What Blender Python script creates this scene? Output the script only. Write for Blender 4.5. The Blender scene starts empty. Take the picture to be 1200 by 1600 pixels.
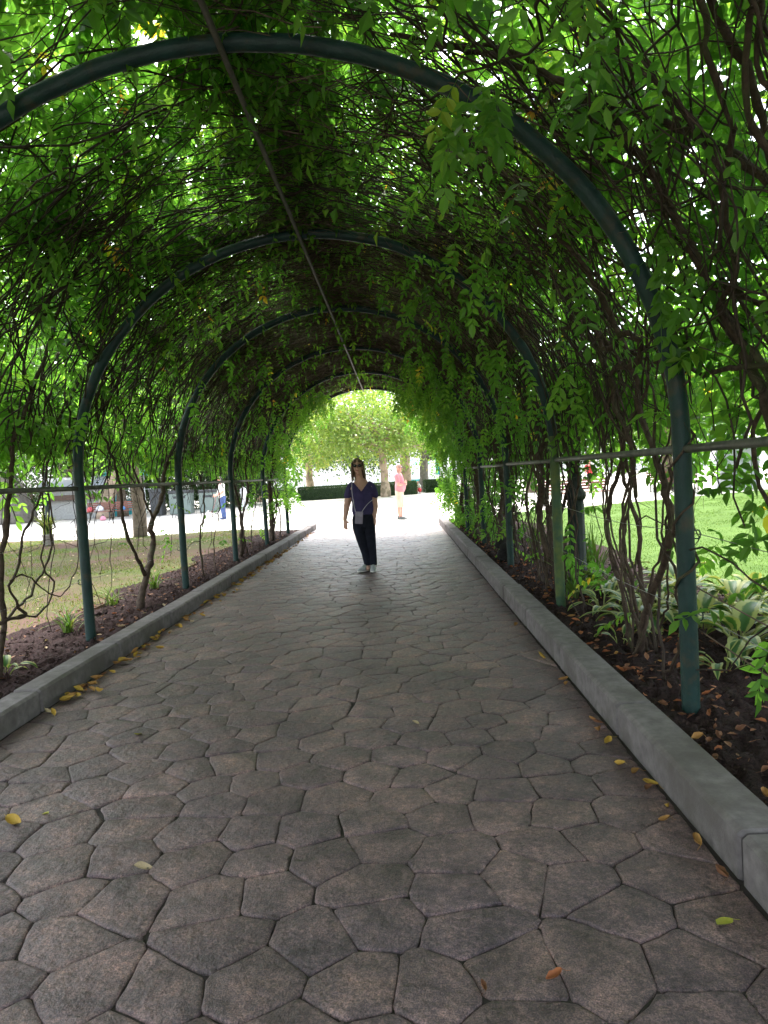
import bpy, bmesh, math, random
import numpy as np
from mathutils import Vector, Matrix

random.seed(7)
rng = np.random.default_rng(7)
SC = bpy.context.scene
COL = SC.collection

# ------------------------------------------------------------------ camera, light, exposure
yaw, pitch, roll = -0.023, 0.052, -0.058
fwd = Vector((math.sin(yaw)*math.cos(pitch), math.cos(yaw)*math.cos(pitch), -math.sin(pitch)))
rgt = Vector((math.cos(yaw), -math.sin(yaw), 0))
upv = rgt.cross(fwd)
r2 = rgt*math.cos(roll) + upv*math.sin(roll)
u2 = -rgt*math.sin(roll) + upv*math.cos(roll)
cam_data = bpy.data.cameras.new('camera')
cam_data.sensor_fit = 'VERTICAL'
cam_data.sensor_height = 36
cam_data.lens = 1100/1600*36
cam_data.clip_start = 0.05
cam_data.clip_end = 2000
cam = bpy.data.objects.new('camera', cam_data)
cam.matrix_world = Matrix(((r2.x, u2.x, -fwd.x, 0), (r2.y, u2.y, -fwd.y, 0), (r2.z, u2.z, -fwd.z, 1.45), (0, 0, 0, 1)))
COL.objects.link(cam)
SC.camera = cam

SUN_EL = math.radians(58)
SUN_AZ = math.radians(-22)          # from +Y towards +X
world = bpy.data.worlds.new('World')
SC.world = world
world.use_nodes = True
wn = world.node_tree
for n in list(wn.nodes):
    wn.nodes.remove(n)
wo = wn.nodes.new('ShaderNodeOutputWorld')
bg = wn.nodes.new('ShaderNodeBackground')
sky = wn.nodes.new('ShaderNodeTexSky')
sky.sky_type = 'NISHITA'
sky.sun_disc = False
sky.sun_elevation = SUN_EL
sky.sun_rotation = SUN_AZ
sky.air_density = 1.0
sky.dust_density = 3.0
sky.ozone_density = 1.0
bg.inputs[1].default_value = 0.15
hz = wn.nodes.new('ShaderNodeHueSaturation')       # hazy white summer sky
hz.inputs['Saturation'].default_value = 0.45
wn.links.new(sky.outputs[0], hz.inputs['Color'])
wn.links.new(hz.outputs[0], bg.inputs[0])
wn.links.new(bg.outputs[0], wo.inputs[0])

sd = bpy.data.lights.new('sun', 'SUN')
sd.energy = 1.5
sd.angle = math.radians(24)
sd.color = (1.0, 0.95, 0.87)
sun = bpy.data.objects.new('sun', sd)
sdir = Vector((math.sin(SUN_AZ)*math.cos(SUN_EL), math.cos(SUN_AZ)*math.cos(SUN_EL), math.sin(SUN_EL)))
sun.rotation_euler = sdir.to_track_quat('Z', 'Y').to_euler()
sun.location = (0, 0, 30)
COL.objects.link(sun)

vs = SC.view_settings
vs.view_transform = 'Standard'
vs.look = 'None'
vs.gamma = 1.0
vs.use_curve_mapping = False
vs.exposure = 3.0
SC.render.engine = 'CYCLES'
cy = SC.cycles
cy.use_denoising = True
cy.max_bounces = 12
cy.diffuse_bounces = 6
cy.transmission_bounces = 8
cy.glossy_bounces = 3
cy.sample_clamp_indirect = 6.0
cy.caustics_reflective = False
cy.caustics_refractive = False

# ------------------------------------------------------------------ materials
def new_mat(name):
    m = bpy.data.materials.new(name)
    m.use_nodes = True
    nt = m.node_tree
    for n in list(nt.nodes):
        nt.nodes.remove(n)
    out = nt.nodes.new('ShaderNodeOutputMaterial')
    return m, nt, out

def nd(nt, typ, **kw):
    n = nt.nodes.new(typ)
    for k, v in kw.items():
        if k.startswith('i_'):
            key = k[2:]
            key = int(key) if key.isdigit() else key.replace('_', ' ')
            n.inputs[key].default_value = v
        else:
            setattr(n, k, v)
    return n

def ramp(nt, fac, stops, interp='LINEAR'):
    r = nt.nodes.new('ShaderNodeValToRGB')
    r.color_ramp.interpolation = interp
    els = r.color_ramp.elements
    while len(els) < len(stops):
        els.new(0.5)
    for e, (p, c) in zip(els, stops):
        e.position = p
        e.color = (c[0], c[1], c[2], 1)
    nt.links.new(fac, r.inputs[0])
    return r.outputs[0]

def noise_fac(nt, coord, scale, detail=4, rough=0.55):
    n = nd(nt, 'ShaderNodeTexNoise', i_Scale=scale, i_Detail=detail, i_Roughness=rough)
    nt.links.new(coord, n.inputs['Vector'])
    return n.outputs[0]

def mixc(nt, fac, a, b, mode='MIX'):
    m = nd(nt, 'ShaderNodeMix', data_type='RGBA', blend_type=mode)
    if hasattr(fac, 'links'):
        nt.links.new(fac, m.inputs[0])
    else:
        m.inputs[0].default_value = fac
    for v, i in ((a, 6), (b, 7)):
        if hasattr(v, 'links'):
            nt.links.new(v, m.inputs[i])
        else:
            m.inputs[i].default_value = (v[0], v[1], v[2], 1)
    return m.outputs[2]

def surface(name, c1, c2, scale=8.0, rough=0.7, bump=0.0, bump_scale=40.0, spec=0.3, metal=0.0, c3=None, s3=2.0, t3=(0.5, 0.7)):
    """noise between two colours of the same thing, optional third colour in patches, optional fine relief"""
    m, nt, out = new_mat(name)
    b = nd(nt, 'ShaderNodeBsdfPrincipled', i_Roughness=rough, i_Metallic=metal)
    b.inputs['Specular IOR Level'].default_value = spec
    geo = nd(nt, 'ShaderNodeNewGeometry')
    pos = geo.outputs['Position']
    f = noise_fac(nt, pos, scale, 6, 0.6)
    c = ramp(nt, f, [(0.3, c1), (0.7, c2)])
    if c3 is not None:
        f3 = noise_fac(nt, pos, s3, 5, 0.6)
        k = ramp(nt, f3, [(t3[0], (0, 0, 0)), (t3[1], (1, 1, 1))])
        c = mixc(nt, k, c, c3)
    nt.links.new(c, b.inputs['Base Color'])
    if bump > 0:
        bf = noise_fac(nt, pos, bump_scale, 5, 0.65)
        bn = nd(nt, 'ShaderNodeBump', i_Strength=bump, i_Distance=0.01)
        nt.links.new(bf, bn.inputs['Height'])
        nt.links.new(bn.outputs[0], b.inputs['Normal'])
    nt.links.new(b.outputs[0], out.inputs[0])
    return m

def leaf_mat(name, stops, trans=0.45, trans_gain=(1.5, 1.6, 0.8), rough=0.45, spec=0.35, attr='tint'):
    m, nt, out = new_mat(name)
    a = nd(nt, 'ShaderNodeAttribute', attribute_name=attr)
    c = ramp(nt, a.outputs['Fac'], stops)
    p = nd(nt, 'ShaderNodeBsdfPrincipled', i_Roughness=rough)
    p.inputs['Specular IOR Level'].default_value = spec
    nt.links.new(c, p.inputs['Base Color'])
    tc = mixc(nt, 1.0, c, trans_gain, 'MULTIPLY')
    t = nd(nt, 'ShaderNodeBsdfTranslucent')
    nt.links.new(tc, t.inputs[0])
    mx = nd(nt, 'ShaderNodeMixShader')
    mx.inputs[0].default_value = trans
    nt.links.new(p.outputs[0], mx.inputs[1])
    nt.links.new(t.outputs[0], mx.inputs[2])
    nt.links.new(mx.outputs[0], out.inputs[0])
    return m

M = {}
def stone_mat():
    m, nt, out = new_mat('stamped_stone')
    b = nd(nt, 'ShaderNodeBsdfPrincipled', i_Roughness=0.55)
    b.inputs['Specular IOR Level'].default_value = 0.35
    geo = nd(nt, 'ShaderNodeNewGeometry')
    pos = geo.outputs['Position']
    oi = nd(nt, 'ShaderNodeAttribute', attribute_name='tint')
    base = ramp(nt, oi.outputs['Fac'], [(0.0, (0.086, 0.063, 0.072)), (0.35, (0.130, 0.094, 0.098)), (0.65, (0.104, 0.077, 0.089)), (1.0, (0.146, 0.105, 0.105))])
    mot = noise_fac(nt, pos, 7.0, 6, 0.65)
    base = mixc(nt, 0.75, base, ramp(nt, mot, [(0.30, (0.30, 0.30, 0.32)), (0.5, (1.0, 0.98, 0.97)), (0.66, (1.8, 1.66, 1.48))]), 'MULTIPLY')
    gr = noise_fac(nt, pos, 190.0, 3, 0.7)
    base = mixc(nt, 0.8, base, ramp(nt, gr, [(0.36, (0.35, 0.34, 0.34)), (0.5, (0.95, 0.95, 0.95)), (0.63, (1.9, 1.75, 1.55))]), 'MULTIPLY')
    gr2 = noise_fac(nt, pos, 42.0, 4, 0.7)
    base = mixc(nt, 0.75, base, ramp(nt, gr2, [(0.34, (0.50, 0.49, 0.50)), (0.52, (1.0, 1.0, 1.0)), (0.66, (1.6, 1.48, 1.36))]), 'MULTIPLY')
    wear = noise_fac(nt, pos, 1.1, 4, 0.6)
    base = mixc(nt, 0.8, base, ramp(nt, wear, [(0.32, (0.62, 0.62, 0.64)), (0.68, (1.45, 1.38, 1.34))]), 'MULTIPLY')
    nt.links.new(base, b.inputs['Base Color'])
    rr = ramp(nt, mot, [(0.3, (0.34,)*3), (0.7, (0.58,)*3)])
    nt.links.new(rr, b.inputs['Roughness'])
    h1 = noise_fac(nt, pos, 22.0, 6, 0.7)
    bn = nd(nt, 'ShaderNodeBump', i_Strength=0.8, i_Distance=0.02)
    nt.links.new(h1, bn.inputs['Height'])
    h0 = noise_fac(nt, pos, 6.5, 4, 0.6)
    bn0 = nd(nt, 'ShaderNodeBump', i_Strength=0.9, i_Distance=0.03)
    nt.links.new(h0, bn0.inputs['Height'])
    nt.links.new(bn0.outputs[0], bn.inputs['Normal'])
    bn2 = nd(nt, 'ShaderNodeBump', i_Strength=0.5, i_Distance=0.004)
    nt.links.new(gr, bn2.inputs['Height'])
    nt.links.new(bn.outputs[0], bn2.inputs['Normal'])
    nt.links.new(bn2.outputs[0], b.inputs['Normal'])
    nt.links.new(b.outputs[0], out.inputs[0])
    return m
M['stone'] = stone_mat()
M['joint'] = surface('joint_mortar', (0.022, 0.018, 0.017), (0.050, 0.041, 0.038), 30, 0.9)
M['kerb'] = surface('kerb_concrete', (0.095, 0.082, 0.082), (0.180, 0.158, 0.158), 15, 0.85, 0.35, 110, c3=(0.090, 0.078, 0.072), s3=2.6, t3=(0.48, 0.66))
M['soil'] = surface('bed_soil', (0.008, 0.0045, 0.0048), (0.044, 0.024, 0.024), 55, 0.95, 1.0, 90, 0.15)
M['plaza'] = surface('pale_gravel', (0.50, 0.46, 0.42), (0.62, 0.58, 0.53), 2.5, 0.85, 0.2, 60)
M['lawn_l'] = surface('dry_lawn', (0.046, 0.064, 0.018), (0.080, 0.098, 0.028), 1.4, 0.95, 0.5, 70, 0.1, c3=(0.085, 0.050, 0.040), s3=0.45, t3=(0.40, 0.60))
M['lawn_r'] = surface('green_lawn', (0.045, 0.085, 0.016), (0.075, 0.125, 0.028), 2.0, 0.95, 0.5, 70, 0.1)
M['grass'] = leaf_mat('grass_blades', [(0, (0.050, 0.110, 0.016)), (0.6, (0.095, 0.150, 0.030)), (1, (0.19, 0.17, 0.06))], 0.35, rough=0.6, spec=0.2)
M['paint'] = surface('green_pipe_paint', (0.004, 0.018, 0.0155), (0.008, 0.033, 0.029), 9, 0.55, 0.5, 45, 0.3, c3=(0.030, 0.030, 0.018), s3=7.0, t3=(0.56, 0.68))
M['moss_paint'] = surface('mossy_pipe_paint', (0.020, 0.055, 0.038), (0.045, 0.080, 0.030), 7, 0.6, 0.4, 60, 0.25, c3=(0.085, 0.110, 0.025), s3=5.0, t3=(0.42, 0.62))
M['rail'] = surface('weathered_rail', (0.060, 0.065, 0.055), (0.125, 0.125, 0.105), 14, 0.55, 0.3, 80, 0.4, c3=(0.035, 0.048, 0.035), s3=6, t3=(0.5, 0.65))
M['ridge'] = surface('rusty_ridge_pipe', (0.070, 0.062, 0.056), (0.120, 0.108, 0.098), 12, 0.7, 0.3, 80)
M['wire'] = surface('galvanised_wire', (0.16, 0.16, 0.15), (0.26, 0.26, 0.25), 30, 0.45, metal=0.6)
M['bark'] = surface('vine_bark', (0.026, 0.017, 0.012), (0.080, 0.056, 0.040), 22, 0.85, 0.9, 60, 0.2, c3=(0.050, 0.060, 0.025), s3=3.0, t3=(0.55, 0.75))
M['twig'] = surface('vine_twig', (0.018, 0.012, 0.009), (0.060, 0.042, 0.031), 9, 0.8, spec=0.25)
M['deadtwig'] = surface('dead_vine_twig', (0.060, 0.040, 0.030), (0.160, 0.115, 0.086), 9, 0.85, spec=0.2)
M['leaf'] = leaf_mat('wisteria_leaf', [(0.0, (0.028, 0.082, 0.014)), (0.45, (0.056, 0.138, 0.022)), (0.80, (0.100, 0.188, 0.030)), (0.93, (0.16, 0.20, 0.020)), (0.97, (0.42, 0.30, 0.035)), (1.0, (0.36, 0.17, 0.04))], 0.6, (3.1, 3.0, 1.7))
M['magnolia'] = leaf_mat('magnolia_leaf', [(0, (0.07, 0.15, 0.03)), (0.5, (0.16, 0.25, 0.05)), (0.85, (0.24, 0.30, 0.07)), (1, (0.30, 0.23, 0.07))], 0.45, (2.0, 1.9, 1.1), 0.28, 0.7)
M['treeleaf'] = leaf_mat('broad_tree_leaf', [(0, (0.030, 0.080, 0.014)), (0.5, (0.060, 0.135, 0.022)), (1, (0.11, 0.18, 0.030))], 0.5, (2.2, 2.2, 0.9))
M['darkleaf'] = leaf_mat('dark_tree_leaf', [(0, (0.018, 0.045, 0.016)), (0.5, (0.034, 0.075, 0.022)), (1, (0.060, 0.100, 0.030))], 0.3, (1.5, 1.5, 0.8))
M['hedge'] = leaf_mat('hedge_leaf', [(0, (0.018, 0.045, 0.014)), (0.6, (0.034, 0.074, 0.020)), (1, (0.07, 0.11, 0.03))], 0.25, (1.4, 1.4, 0.8))
M['trunk'] = surface('grey_brown_bark', (0.10, 0.075, 0.055), (0.22, 0.17, 0.13), 6, 0.9, 0.9, 22, 0.2)
M['palebark'] = surface('pale_plane_bark', (0.30, 0.22, 0.16), (0.46, 0.36, 0.27), 3, 0.85, 0.5, 20, 0.2, c3=(0.2, 0.16, 0.11), s3=2, t3=(0.5, 0.6))
M['greybark'] = surface('grey_bark', (0.11, 0.10, 0.09), (0.24, 0.215, 0.19), 5, 0.9, 0.9, 18, 0.2)
M['iron'] = surface('dark_cast_iron', (0.005, 0.009, 0.008), (0.012, 0.017, 0.015), 8, 0.55, 0.2, 60, 0.25, c3=(0.03, 0.035, 0.028), s3=3, t3=(0.55, 0.8))

def two_tone_leaf(name, edge, mid, trans=0.35):
    """variegated leaf: margin attribute runs 0 at the midrib to 1 at the edge"""
    m, nt, out = new_mat(name)
    a = nd(nt, 'ShaderNodeAttribute', attribute_name='margin')
    geo = nd(nt, 'ShaderNodeNewGeometry')
    n = noise_fac(nt, geo.outputs['Position'], 35, 3, 0.6)
    ad = nd(nt, 'ShaderNodeMath', operation='MULTIPLY_ADD', i_1=0.35)
    nt.links.new(n, ad.inputs[0])
    nt.links.new(a.outputs['Fac'], ad.inputs[2])
    k = ramp(nt, ad.outputs[0], [(0.0, (0, 0, 0)), (0.60, (0.08,)*3), (0.74, (1, 1, 1)), (1.0, (1, 1, 1))])
    c = mixc(nt, k, mid, edge)
    p = nd(nt, 'ShaderNodeBsdfPrincipled', i_Roughness=0.5)
    p.inputs['Specular IOR Level'].default_value = 0.3
    nt.links.new(c, p.inputs['Base Color'])
    tc = mixc(nt, 1.0, c, (1.4, 1.4, 0.8), 'MULTIPLY')
    t = nd(nt, 'ShaderNodeBsdfTranslucent')
    nt.links.new(tc, t.inputs[0])
    mx = nd(nt, 'ShaderNodeMixShader')
    mx.inputs[0].default_value = trans
    nt.links.new(p.outputs[0], mx.inputs[1])
    nt.links.new(t.outputs[0], mx.inputs[2])
    nt.links.new(mx.outputs[0], out.inputs[0])
    return m
M['hosta'] = two_tone_leaf('hosta_leaf', (0.230, 0.255, 0.085), (0.026, 0.085, 0.018), 0.3)

def flat(name, c, rough=0.6, spec=0.3, v=0.18, scale=12, metal=0.0):
    return surface(name, tuple(x*(1-v) for x in c), tuple(min(1, x*(1+v)) for x in c), scale, rough, spec=spec, metal=metal)

# ------------------------------------------------------------------ helpers
def link(o, parent=None):
    COL.objects.link(o)
    if parent is not None:
        o.parent = parent
    return o

def tag(o, label=None, cat=None, group=None, kind=None):
    if label: o['label'] = label
    if cat: o['category'] = cat
    if group: o['group'] = group
    if kind: o['kind'] = kind
    return o

def thing(name, label, cat, loc=(0, 0, 0), rz=0.0, group=None):
    o = bpy.data.objects.new(name, None)
    o.empty_display_size = 0.2
    o.location = loc
    o.rotation_euler = (0, 0, rz)
    COL.objects.link(o)
    return tag(o, label, cat, group)

class MB:
    """collects vertex arrays and faces of any size, then links them as ONE mesh object"""
    def __init__(self):
        self.V = []; self.F = []; self.n = 0; self.A = {}
    def add(self, V, F, **attrs):
        V = np.asarray(V, float).reshape(-1, 3)
        F = np.asarray(F, int)
        self.V.append(V)
        self.F.append(F + self.n)
        self.n += len(V)
        for k, v in attrs.items():
            self.A.setdefault(k, []).append(np.broadcast_to(np.asarray(v, float), (len(V),)))
    def mesh(self, name, mat, smooth=False):
        V = np.concatenate(self.V)
        me = bpy.data.meshes.new(name)
        me.vertices.add(len(V))
        me.vertices.foreach_set('co', V.astype(np.float32).ravel())
        nl = sum(f.size for f in self.F)
        npoly = sum(len(f) for f in self.F)
        li = np.concatenate([f.ravel() for f in self.F]).astype(np.int32)
        st = []; p = 0
        for f in self.F:
            k = f.shape[1]
            st.append(p + np.arange(len(f))*k)
            p += f.size
        me.loops.add(nl)
        me.loops.foreach_set('vertex_index', li)
        me.polygons.add(npoly)
        me.polygons.foreach_set('loop_start', np.concatenate(st).astype(np.int32))
        me.polygons.foreach_set('use_smooth', np.full(npoly, bool(smooth)))
        me.update(calc_edges=True)
        for k, v in self.A.items():
            a = me.attributes.new(k, 'FLOAT', 'POINT')
            a.data.foreach_set('value', np.concatenate(v).astype(np.float32))
        me.materials.append(mat)
        return me
    def build(self, name, mat, parent=None, smooth=False):
        return link(bpy.data.objects.new(name, self.mesh(name, mat, smooth)), parent)

BOXF = np.array([[0, 3, 2, 1], [4, 5, 6, 7], [0, 1, 5, 4], [1, 2, 6, 5], [2, 3, 7, 6], [3, 0, 4, 7]])
def box(mb, c, s, rz=0.0, taper=1.0, tilt=None):
    x, y, z = (q/2 for q in s)
    V = np.array([[-x, -y, -z], [x, -y, -z], [x, y, -z], [-x, y, -z], [-x*taper, -y*taper, z], [x*taper, -y*taper, z], [x*taper, y*taper, z], [-x*taper, y*taper, z]])
    if tilt is not None:
        V = V @ np.array(Matrix.Rotation(tilt[1], 3, tilt[0])).T
    ca, sa = math.cos(rz), math.sin(rz)
    V = np.stack([V[:, 0]*ca - V[:, 1]*sa, V[:, 0]*sa + V[:, 1]*ca, V[:, 2]], 1) + np.array(c)
    mb.add(V, BOXF)

def bevel_box(name, c, s, mat, parent=None, rz=0.0, bev=0.01, tilt=None):
    bm = bmesh.new()
    bmesh.ops.create_cube(bm, size=1)
    bmesh.ops.scale(bm, vec=Vector(s), verts=bm.verts)
    bmesh.ops.bevel(bm, geom=bm.edges[:], offset=bev, segments=2, affect='EDGES', profile=0.5)
    me = bpy.data.meshes.new(name)
    bm.to_mesh(me); bm.free()
    me.materials.append(mat)
    o = bpy.data.objects.new(name, me)
    o.location = c
    o.rotation_euler = (tilt or (0, 0, rz))
    return link(o, parent)

def resample(P, n):
    """Catmull-Rom through control points, n samples"""
    P = np.asarray(P, float)
    if len(P) == 2:
        t = np.linspace(0, 1, n)[:, None]
        return P[0]*(1-t) + P[1]*t
    Q = np.vstack([2*P[0]-P[1], P, 2*P[-1]-P[-2]])
    L = np.concatenate([[0], np.cumsum(np.linalg.norm(np.diff(P, axis=0), axis=1))])
    s = np.linspace(0, L[-1], n)
    i = np.clip(np.searchsorted(L, s, 'right')-1, 0, len(P)-2)
    t = ((s-L[i])/np.maximum(L[i+1]-L[i], 1e-9))[:, None]
    a, b, c, d = Q[i], Q[i+1], Q[i+2], Q[i+3]
    return 0.5*((2*b) + (c-a)*t + (2*a-5*b+4*c-d)*t*t + (3*b-a-3*c+d)*t**3)

def tubes(mb, P, R, sides=3, cap=True, **attrs):
    """P (N, K, 3) polylines, R (N, K) radii: all as one batch"""
    P = np.asarray(P, float); R = np.asarray(R, float)
    N, K, _ = P.shape
    T = np.gradient(P, axis=1)
    T /= np.linalg.norm(T, axis=2, keepdims=True) + 1e-9
    # reference axis: the direction this polyline runs along least, so the section never twists
    w_, ev = np.linalg.eigh(np.einsum('nki,nkj->nij', T, T) + np.diag([1e-6, 2e-6, 3e-6]))
    ref = ev[:, None, :, 0] + 0*P
    A = np.cross(T, ref); A /= np.linalg.norm(A, axis=2, keepdims=True) + 1e-9
    B = np.cross(T, A)
    ang = np.arange(sides)*2*math.pi/sides
    V = P[:, :, None, :] + R[:, :, None, None]*(np.cos(ang)[:, None]*A[:, :, None, :] + np.sin(ang)[:, None]*B[:, :, None, :])
    idx = np.arange(N*K*sides).reshape(N, K, sides)
    a = idx[:, :-1]; b = idx[:, 1:]
    F = np.stack([a, np.roll(a, -1, 2), np.roll(b, -1, 2), b], -1).reshape(-1, 4)
    mb.add(V.reshape(-1, 3), F, **attrs)
    if cap and sides > 3:
        mb2 = idx[:, 0, ::-1].reshape(-1, sides), idx[:, -1].reshape(-1, sides)
        off = mb.n - N*K*sides
        mb.F.append(mb2[0] + off); mb.F.append(mb2[1] + off)

def tube(mb, pts, r, n=24, sides=8, wob=0.0, **attrs):
    P = resample(pts, n)
    r = np.interp(np.linspace(0, 1, n), np.linspace(0, 1, len(np.atleast_1d(r))), np.atleast_1d(r))
    if wob > 0:
        P[1:-1] += rng.normal(0, wob, (n-2, 3))
        r = r*(1 + rng.normal(0, 0.10, n))
    tubes(mb, P[None], r[None], sides, **attrs)

def lathe(mb, prof, c=(0, 0, 0), sides=20, flute=0.0, nfl=0):
    prof = np.asarray(prof, float)
    ang = np.arange(sides)*2*math.pi/sides
    k = 1 + (flute*np.cos(ang*nfl) if nfl else 0*ang)
    V = np.stack([prof[:, 0, None]*np.cos(ang)*k, prof[:, 0, None]*np.sin(ang)*k, prof[:, 1, None] + 0*ang], -1)
    idx = np.arange(V.shape[0]*sides).reshape(-1, sides)
    a, b = idx[:-1], idx[1:]
    F = np.stack([a, np.roll(a, -1, 1), np.roll(b, -1, 1), b], -1).reshape(-1, 4)
    n0 = mb.n
    mb.add(V.reshape(-1, 3) + np.array(c), F)
    mb.F.append(idx[-1:, :] + n0); mb.F.append(idx[:1, ::-1] + n0)

def unit(v):
    return v/(np.linalg.norm(v, axis=-1, keepdims=True) + 1e-9)

# leaflet outline: base, right low, right mid, tip, left mid, left low
LX = np.array([0.0, 0.42, 0.50, 0.30, 0.0, -0.30, -0.50, -0.42])
LY = np.array([0.0, 0.20, 0.48, 0.80, 1.0, 0.80, 0.48, 0.20])
LF4 = np.array([[0, 1, 2, 3], [0, 3, 4, 0], [0, 4, 5, 0], [0, 5, 6, 7]])
def leaflets(mb, base, d, nrm, L, W, tint, detail=2):
    """single leaf blades: base, direction, face normal, length, width (all (N, ..)); folded along the midrib and curled at the tip"""
    base = np.asarray(base); N = len(base)
    d = unit(d)
    s = unit(np.cross(d, nrm)); n = np.cross(s, d)
    L = np.broadcast_to(L, (N,)); W = np.broadcast_to(W, (N,)); tint = np.broadcast_to(tint, (N,))
    fold = rng.uniform(0.02, 0.40, N); curl = rng.uniform(-0.08, 0.34, N)
    if detail >= 2:
        xs = np.array([0, 0.40, 0.44, 0.0, -0.44, -0.40]); ys = np.array([0, 0.26, 0.58, 1.0, 0.58, 0.26])
        F = np.array([[0, 1, 2, 3], [0, 3, 4, 5]])
    else:
        xs = np.array([0, 0.5, 0.0, -0.5]); ys = np.array([0, 0.42, 1.0, 0.42])
        F = np.array([[0, 1, 2, 3]])
    K = len(xs)
    V = (base[:, None] + d[:, None]*(ys[None, :, None]*L[:, None, None]) + s[:, None]*(xs[None, :, None]*W[:, None, None])
         + n[:, None]*((np.abs(xs)[None]*fold[:, None]*W[:, None]*1.6 - ys[None]**2*curl[:, None]*L[:, None])[..., None]))
    FF = (np.arange(N)[:, None, None]*K + F[None]).reshape(-1, 4)
    mb.add(V.reshape(-1, 3), FF, tint=np.repeat(tint, K))

def compound(mb, base, d, nrm, L, nl, blade, tint, detail=2, stalk=True, droop=None):
    """pinnate leaves: N rachises with nl side pairs and one end leaflet"""
    base = np.asarray(base, float); N = len(base)
    d = unit(d)
    L = np.broadcast_to(L, (N,)); blade = np.broadcast_to(blade, (N,))
    droop = rng.uniform(0.05, 0.45, N) if droop is None else np.broadcast_to(droop, (N,))
    down = np.array([0, 0, -1.0])
    t = np.concatenate([np.repeat(np.linspace(0.22, 0.92, nl), 2), [1.0]])
    sgn = np.concatenate([np.tile([1.0, -1.0], nl), [0.0]])
    pos = base[:, None] + d[:, None]*(t[None, :, None]*L[:, None, None]) + down*(droop*L)[:, None, None]*(t**2)[None, :, None]
    tan = unit(d[:, None] + 2*down*droop[:, None, None]*t[None, :, None])
    side = unit(np.cross(tan, nrm[:, None] + 0*tan))
    up = np.cross(side, tan)
    K = len(t)
    ld = unit(side*sgn[None, :, None]*0.85 + tan*np.where(sgn == 0, 1.0, 0.50)[None, :, None] + down*rng.uniform(0.0, 0.5, (N, K, 1)) + rng.normal(0, 0.12, (N, K, 3)))
    nn = unit(up + rng.normal(0, 0.25, (N, K, 3)))
    size = (np.where(sgn == 0, 1.05, 0.80 + 0.25*np.sin(t*math.pi))[None] * blade[:, None]) * rng.uniform(0.85, 1.12, (N, K))
    keep = rng.random((N, K)) > 0.05
    tt = np.clip(tint[:, None] + rng.normal(0, 0.03, (N, K)), 0, 1)
    leaflets(mb, pos[keep], ld[keep], nn[keep], size[keep], size[keep]*rng.uniform(0.42, 0.58, keep.sum()), tt[keep], detail)
    if stalk:
        ts = np.linspace(0, 1, 4)
        P = base[:, None] + d[:, None]*(ts[None, :, None]*L[:, None, None]) + down*(droop*L)[:, None, None]*(ts**2)[None, :, None]
        tubes(mb, P, np.full((N, 4), 0.0014), 3, cap=False, tint=0.5)

# ------------------------------------------------------------------ ground, lawns, beds
def sheet(name, x0, x1, y0, y1, z, mat, kind='structure', nx=1, ny=1, rough=0.0, edge=None, skirt=0.12):
    xs = np.linspace(x0, x1, nx+1); ys = np.linspace(y0, y1, ny+1)
    X, Y = np.meshgrid(xs, ys)
    Z = np.full_like(X, z)
    if rough:
        Z[1:-1, 1:-1] += rng.normal(0, rough, Z[1:-1, 1:-1].shape)
    if edge is not None:
        X, Y = edge(X, Y)
    idx = np.arange(X.size).reshape(X.shape)
    F = np.stack([idx[:-1, :-1], idx[:-1, 1:], idx[1:, 1:], idx[1:, :-1]], -1).reshape(-1, 4)
    mb = MB()
    mb.add(np.stack([X, Y, Z], -1).reshape(-1, 3), F)
    if skirt:
        rim = np.concatenate([idx[0, :], idx[1:, -1], idx[-1, -2::-1], idx[-2:0:-1, 0]])
        top = np.stack([X, Y, Z], -1).reshape(-1, 3)[rim]
        bot = top.copy(); bot[:, 2] -= skirt
        n = len(rim); a = np.arange(n); b = (a+1) % n
        mb.add(np.vstack([top, bot]), np.stack([b, a, a+n, b+n], -1))
    o = mb.build(name, mat, None, smooth=bool(rough))
    return tag(o, kind=kind)

sheet('ground', -500, 500, -300, 900, -0.012, M['plaza'], skirt=0)
def wavy(X, Y):
    return X + 0.16*np.sin(Y*1.7)*(X < -3.5) + 0.09*np.sin(Y*3.1+1)*(X < -3.5), Y
sheet('soil_bed', -3.85, -2.67, -4, 19.6, 0.07, M['soil'], nx=44, ny=400, rough=0.017, edge=wavy)
def wavyr(X, Y):
    return X + 0.14*np.sin(Y*1.3)*(X > 2.5), Y
sheet('soil_bed', 1.275, 3.1, -4, 19.6, 0.115, M['soil'], nx=48, ny=400, rough=0.019, edge=wavyr)
def ledge(X, Y):
    return X, Y + np.where(Y > 10, 0.5*np.sin(X*0.9) + 0.12*np.sin(X*3.3) - 0.10*(X+8), 0)
sheet('lawn', -40, -3.75, -8, 21.0, 0.055, M['lawn_l'], nx=60, ny=60, rough=0.012, edge=ledge, skirt=0.07)
def redge(X, Y):
    return X, Y + np.where(Y > 10, 0.55*(X-3), 0)*np.clip((Y-10)/12, 0, 1)
sheet('lawn', 3.0, 40, -8, 21.0, 0.10, M['lawn_r'], nx=60, ny=60, rough=0.012, edge=redge, skirt=0.12)

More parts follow.
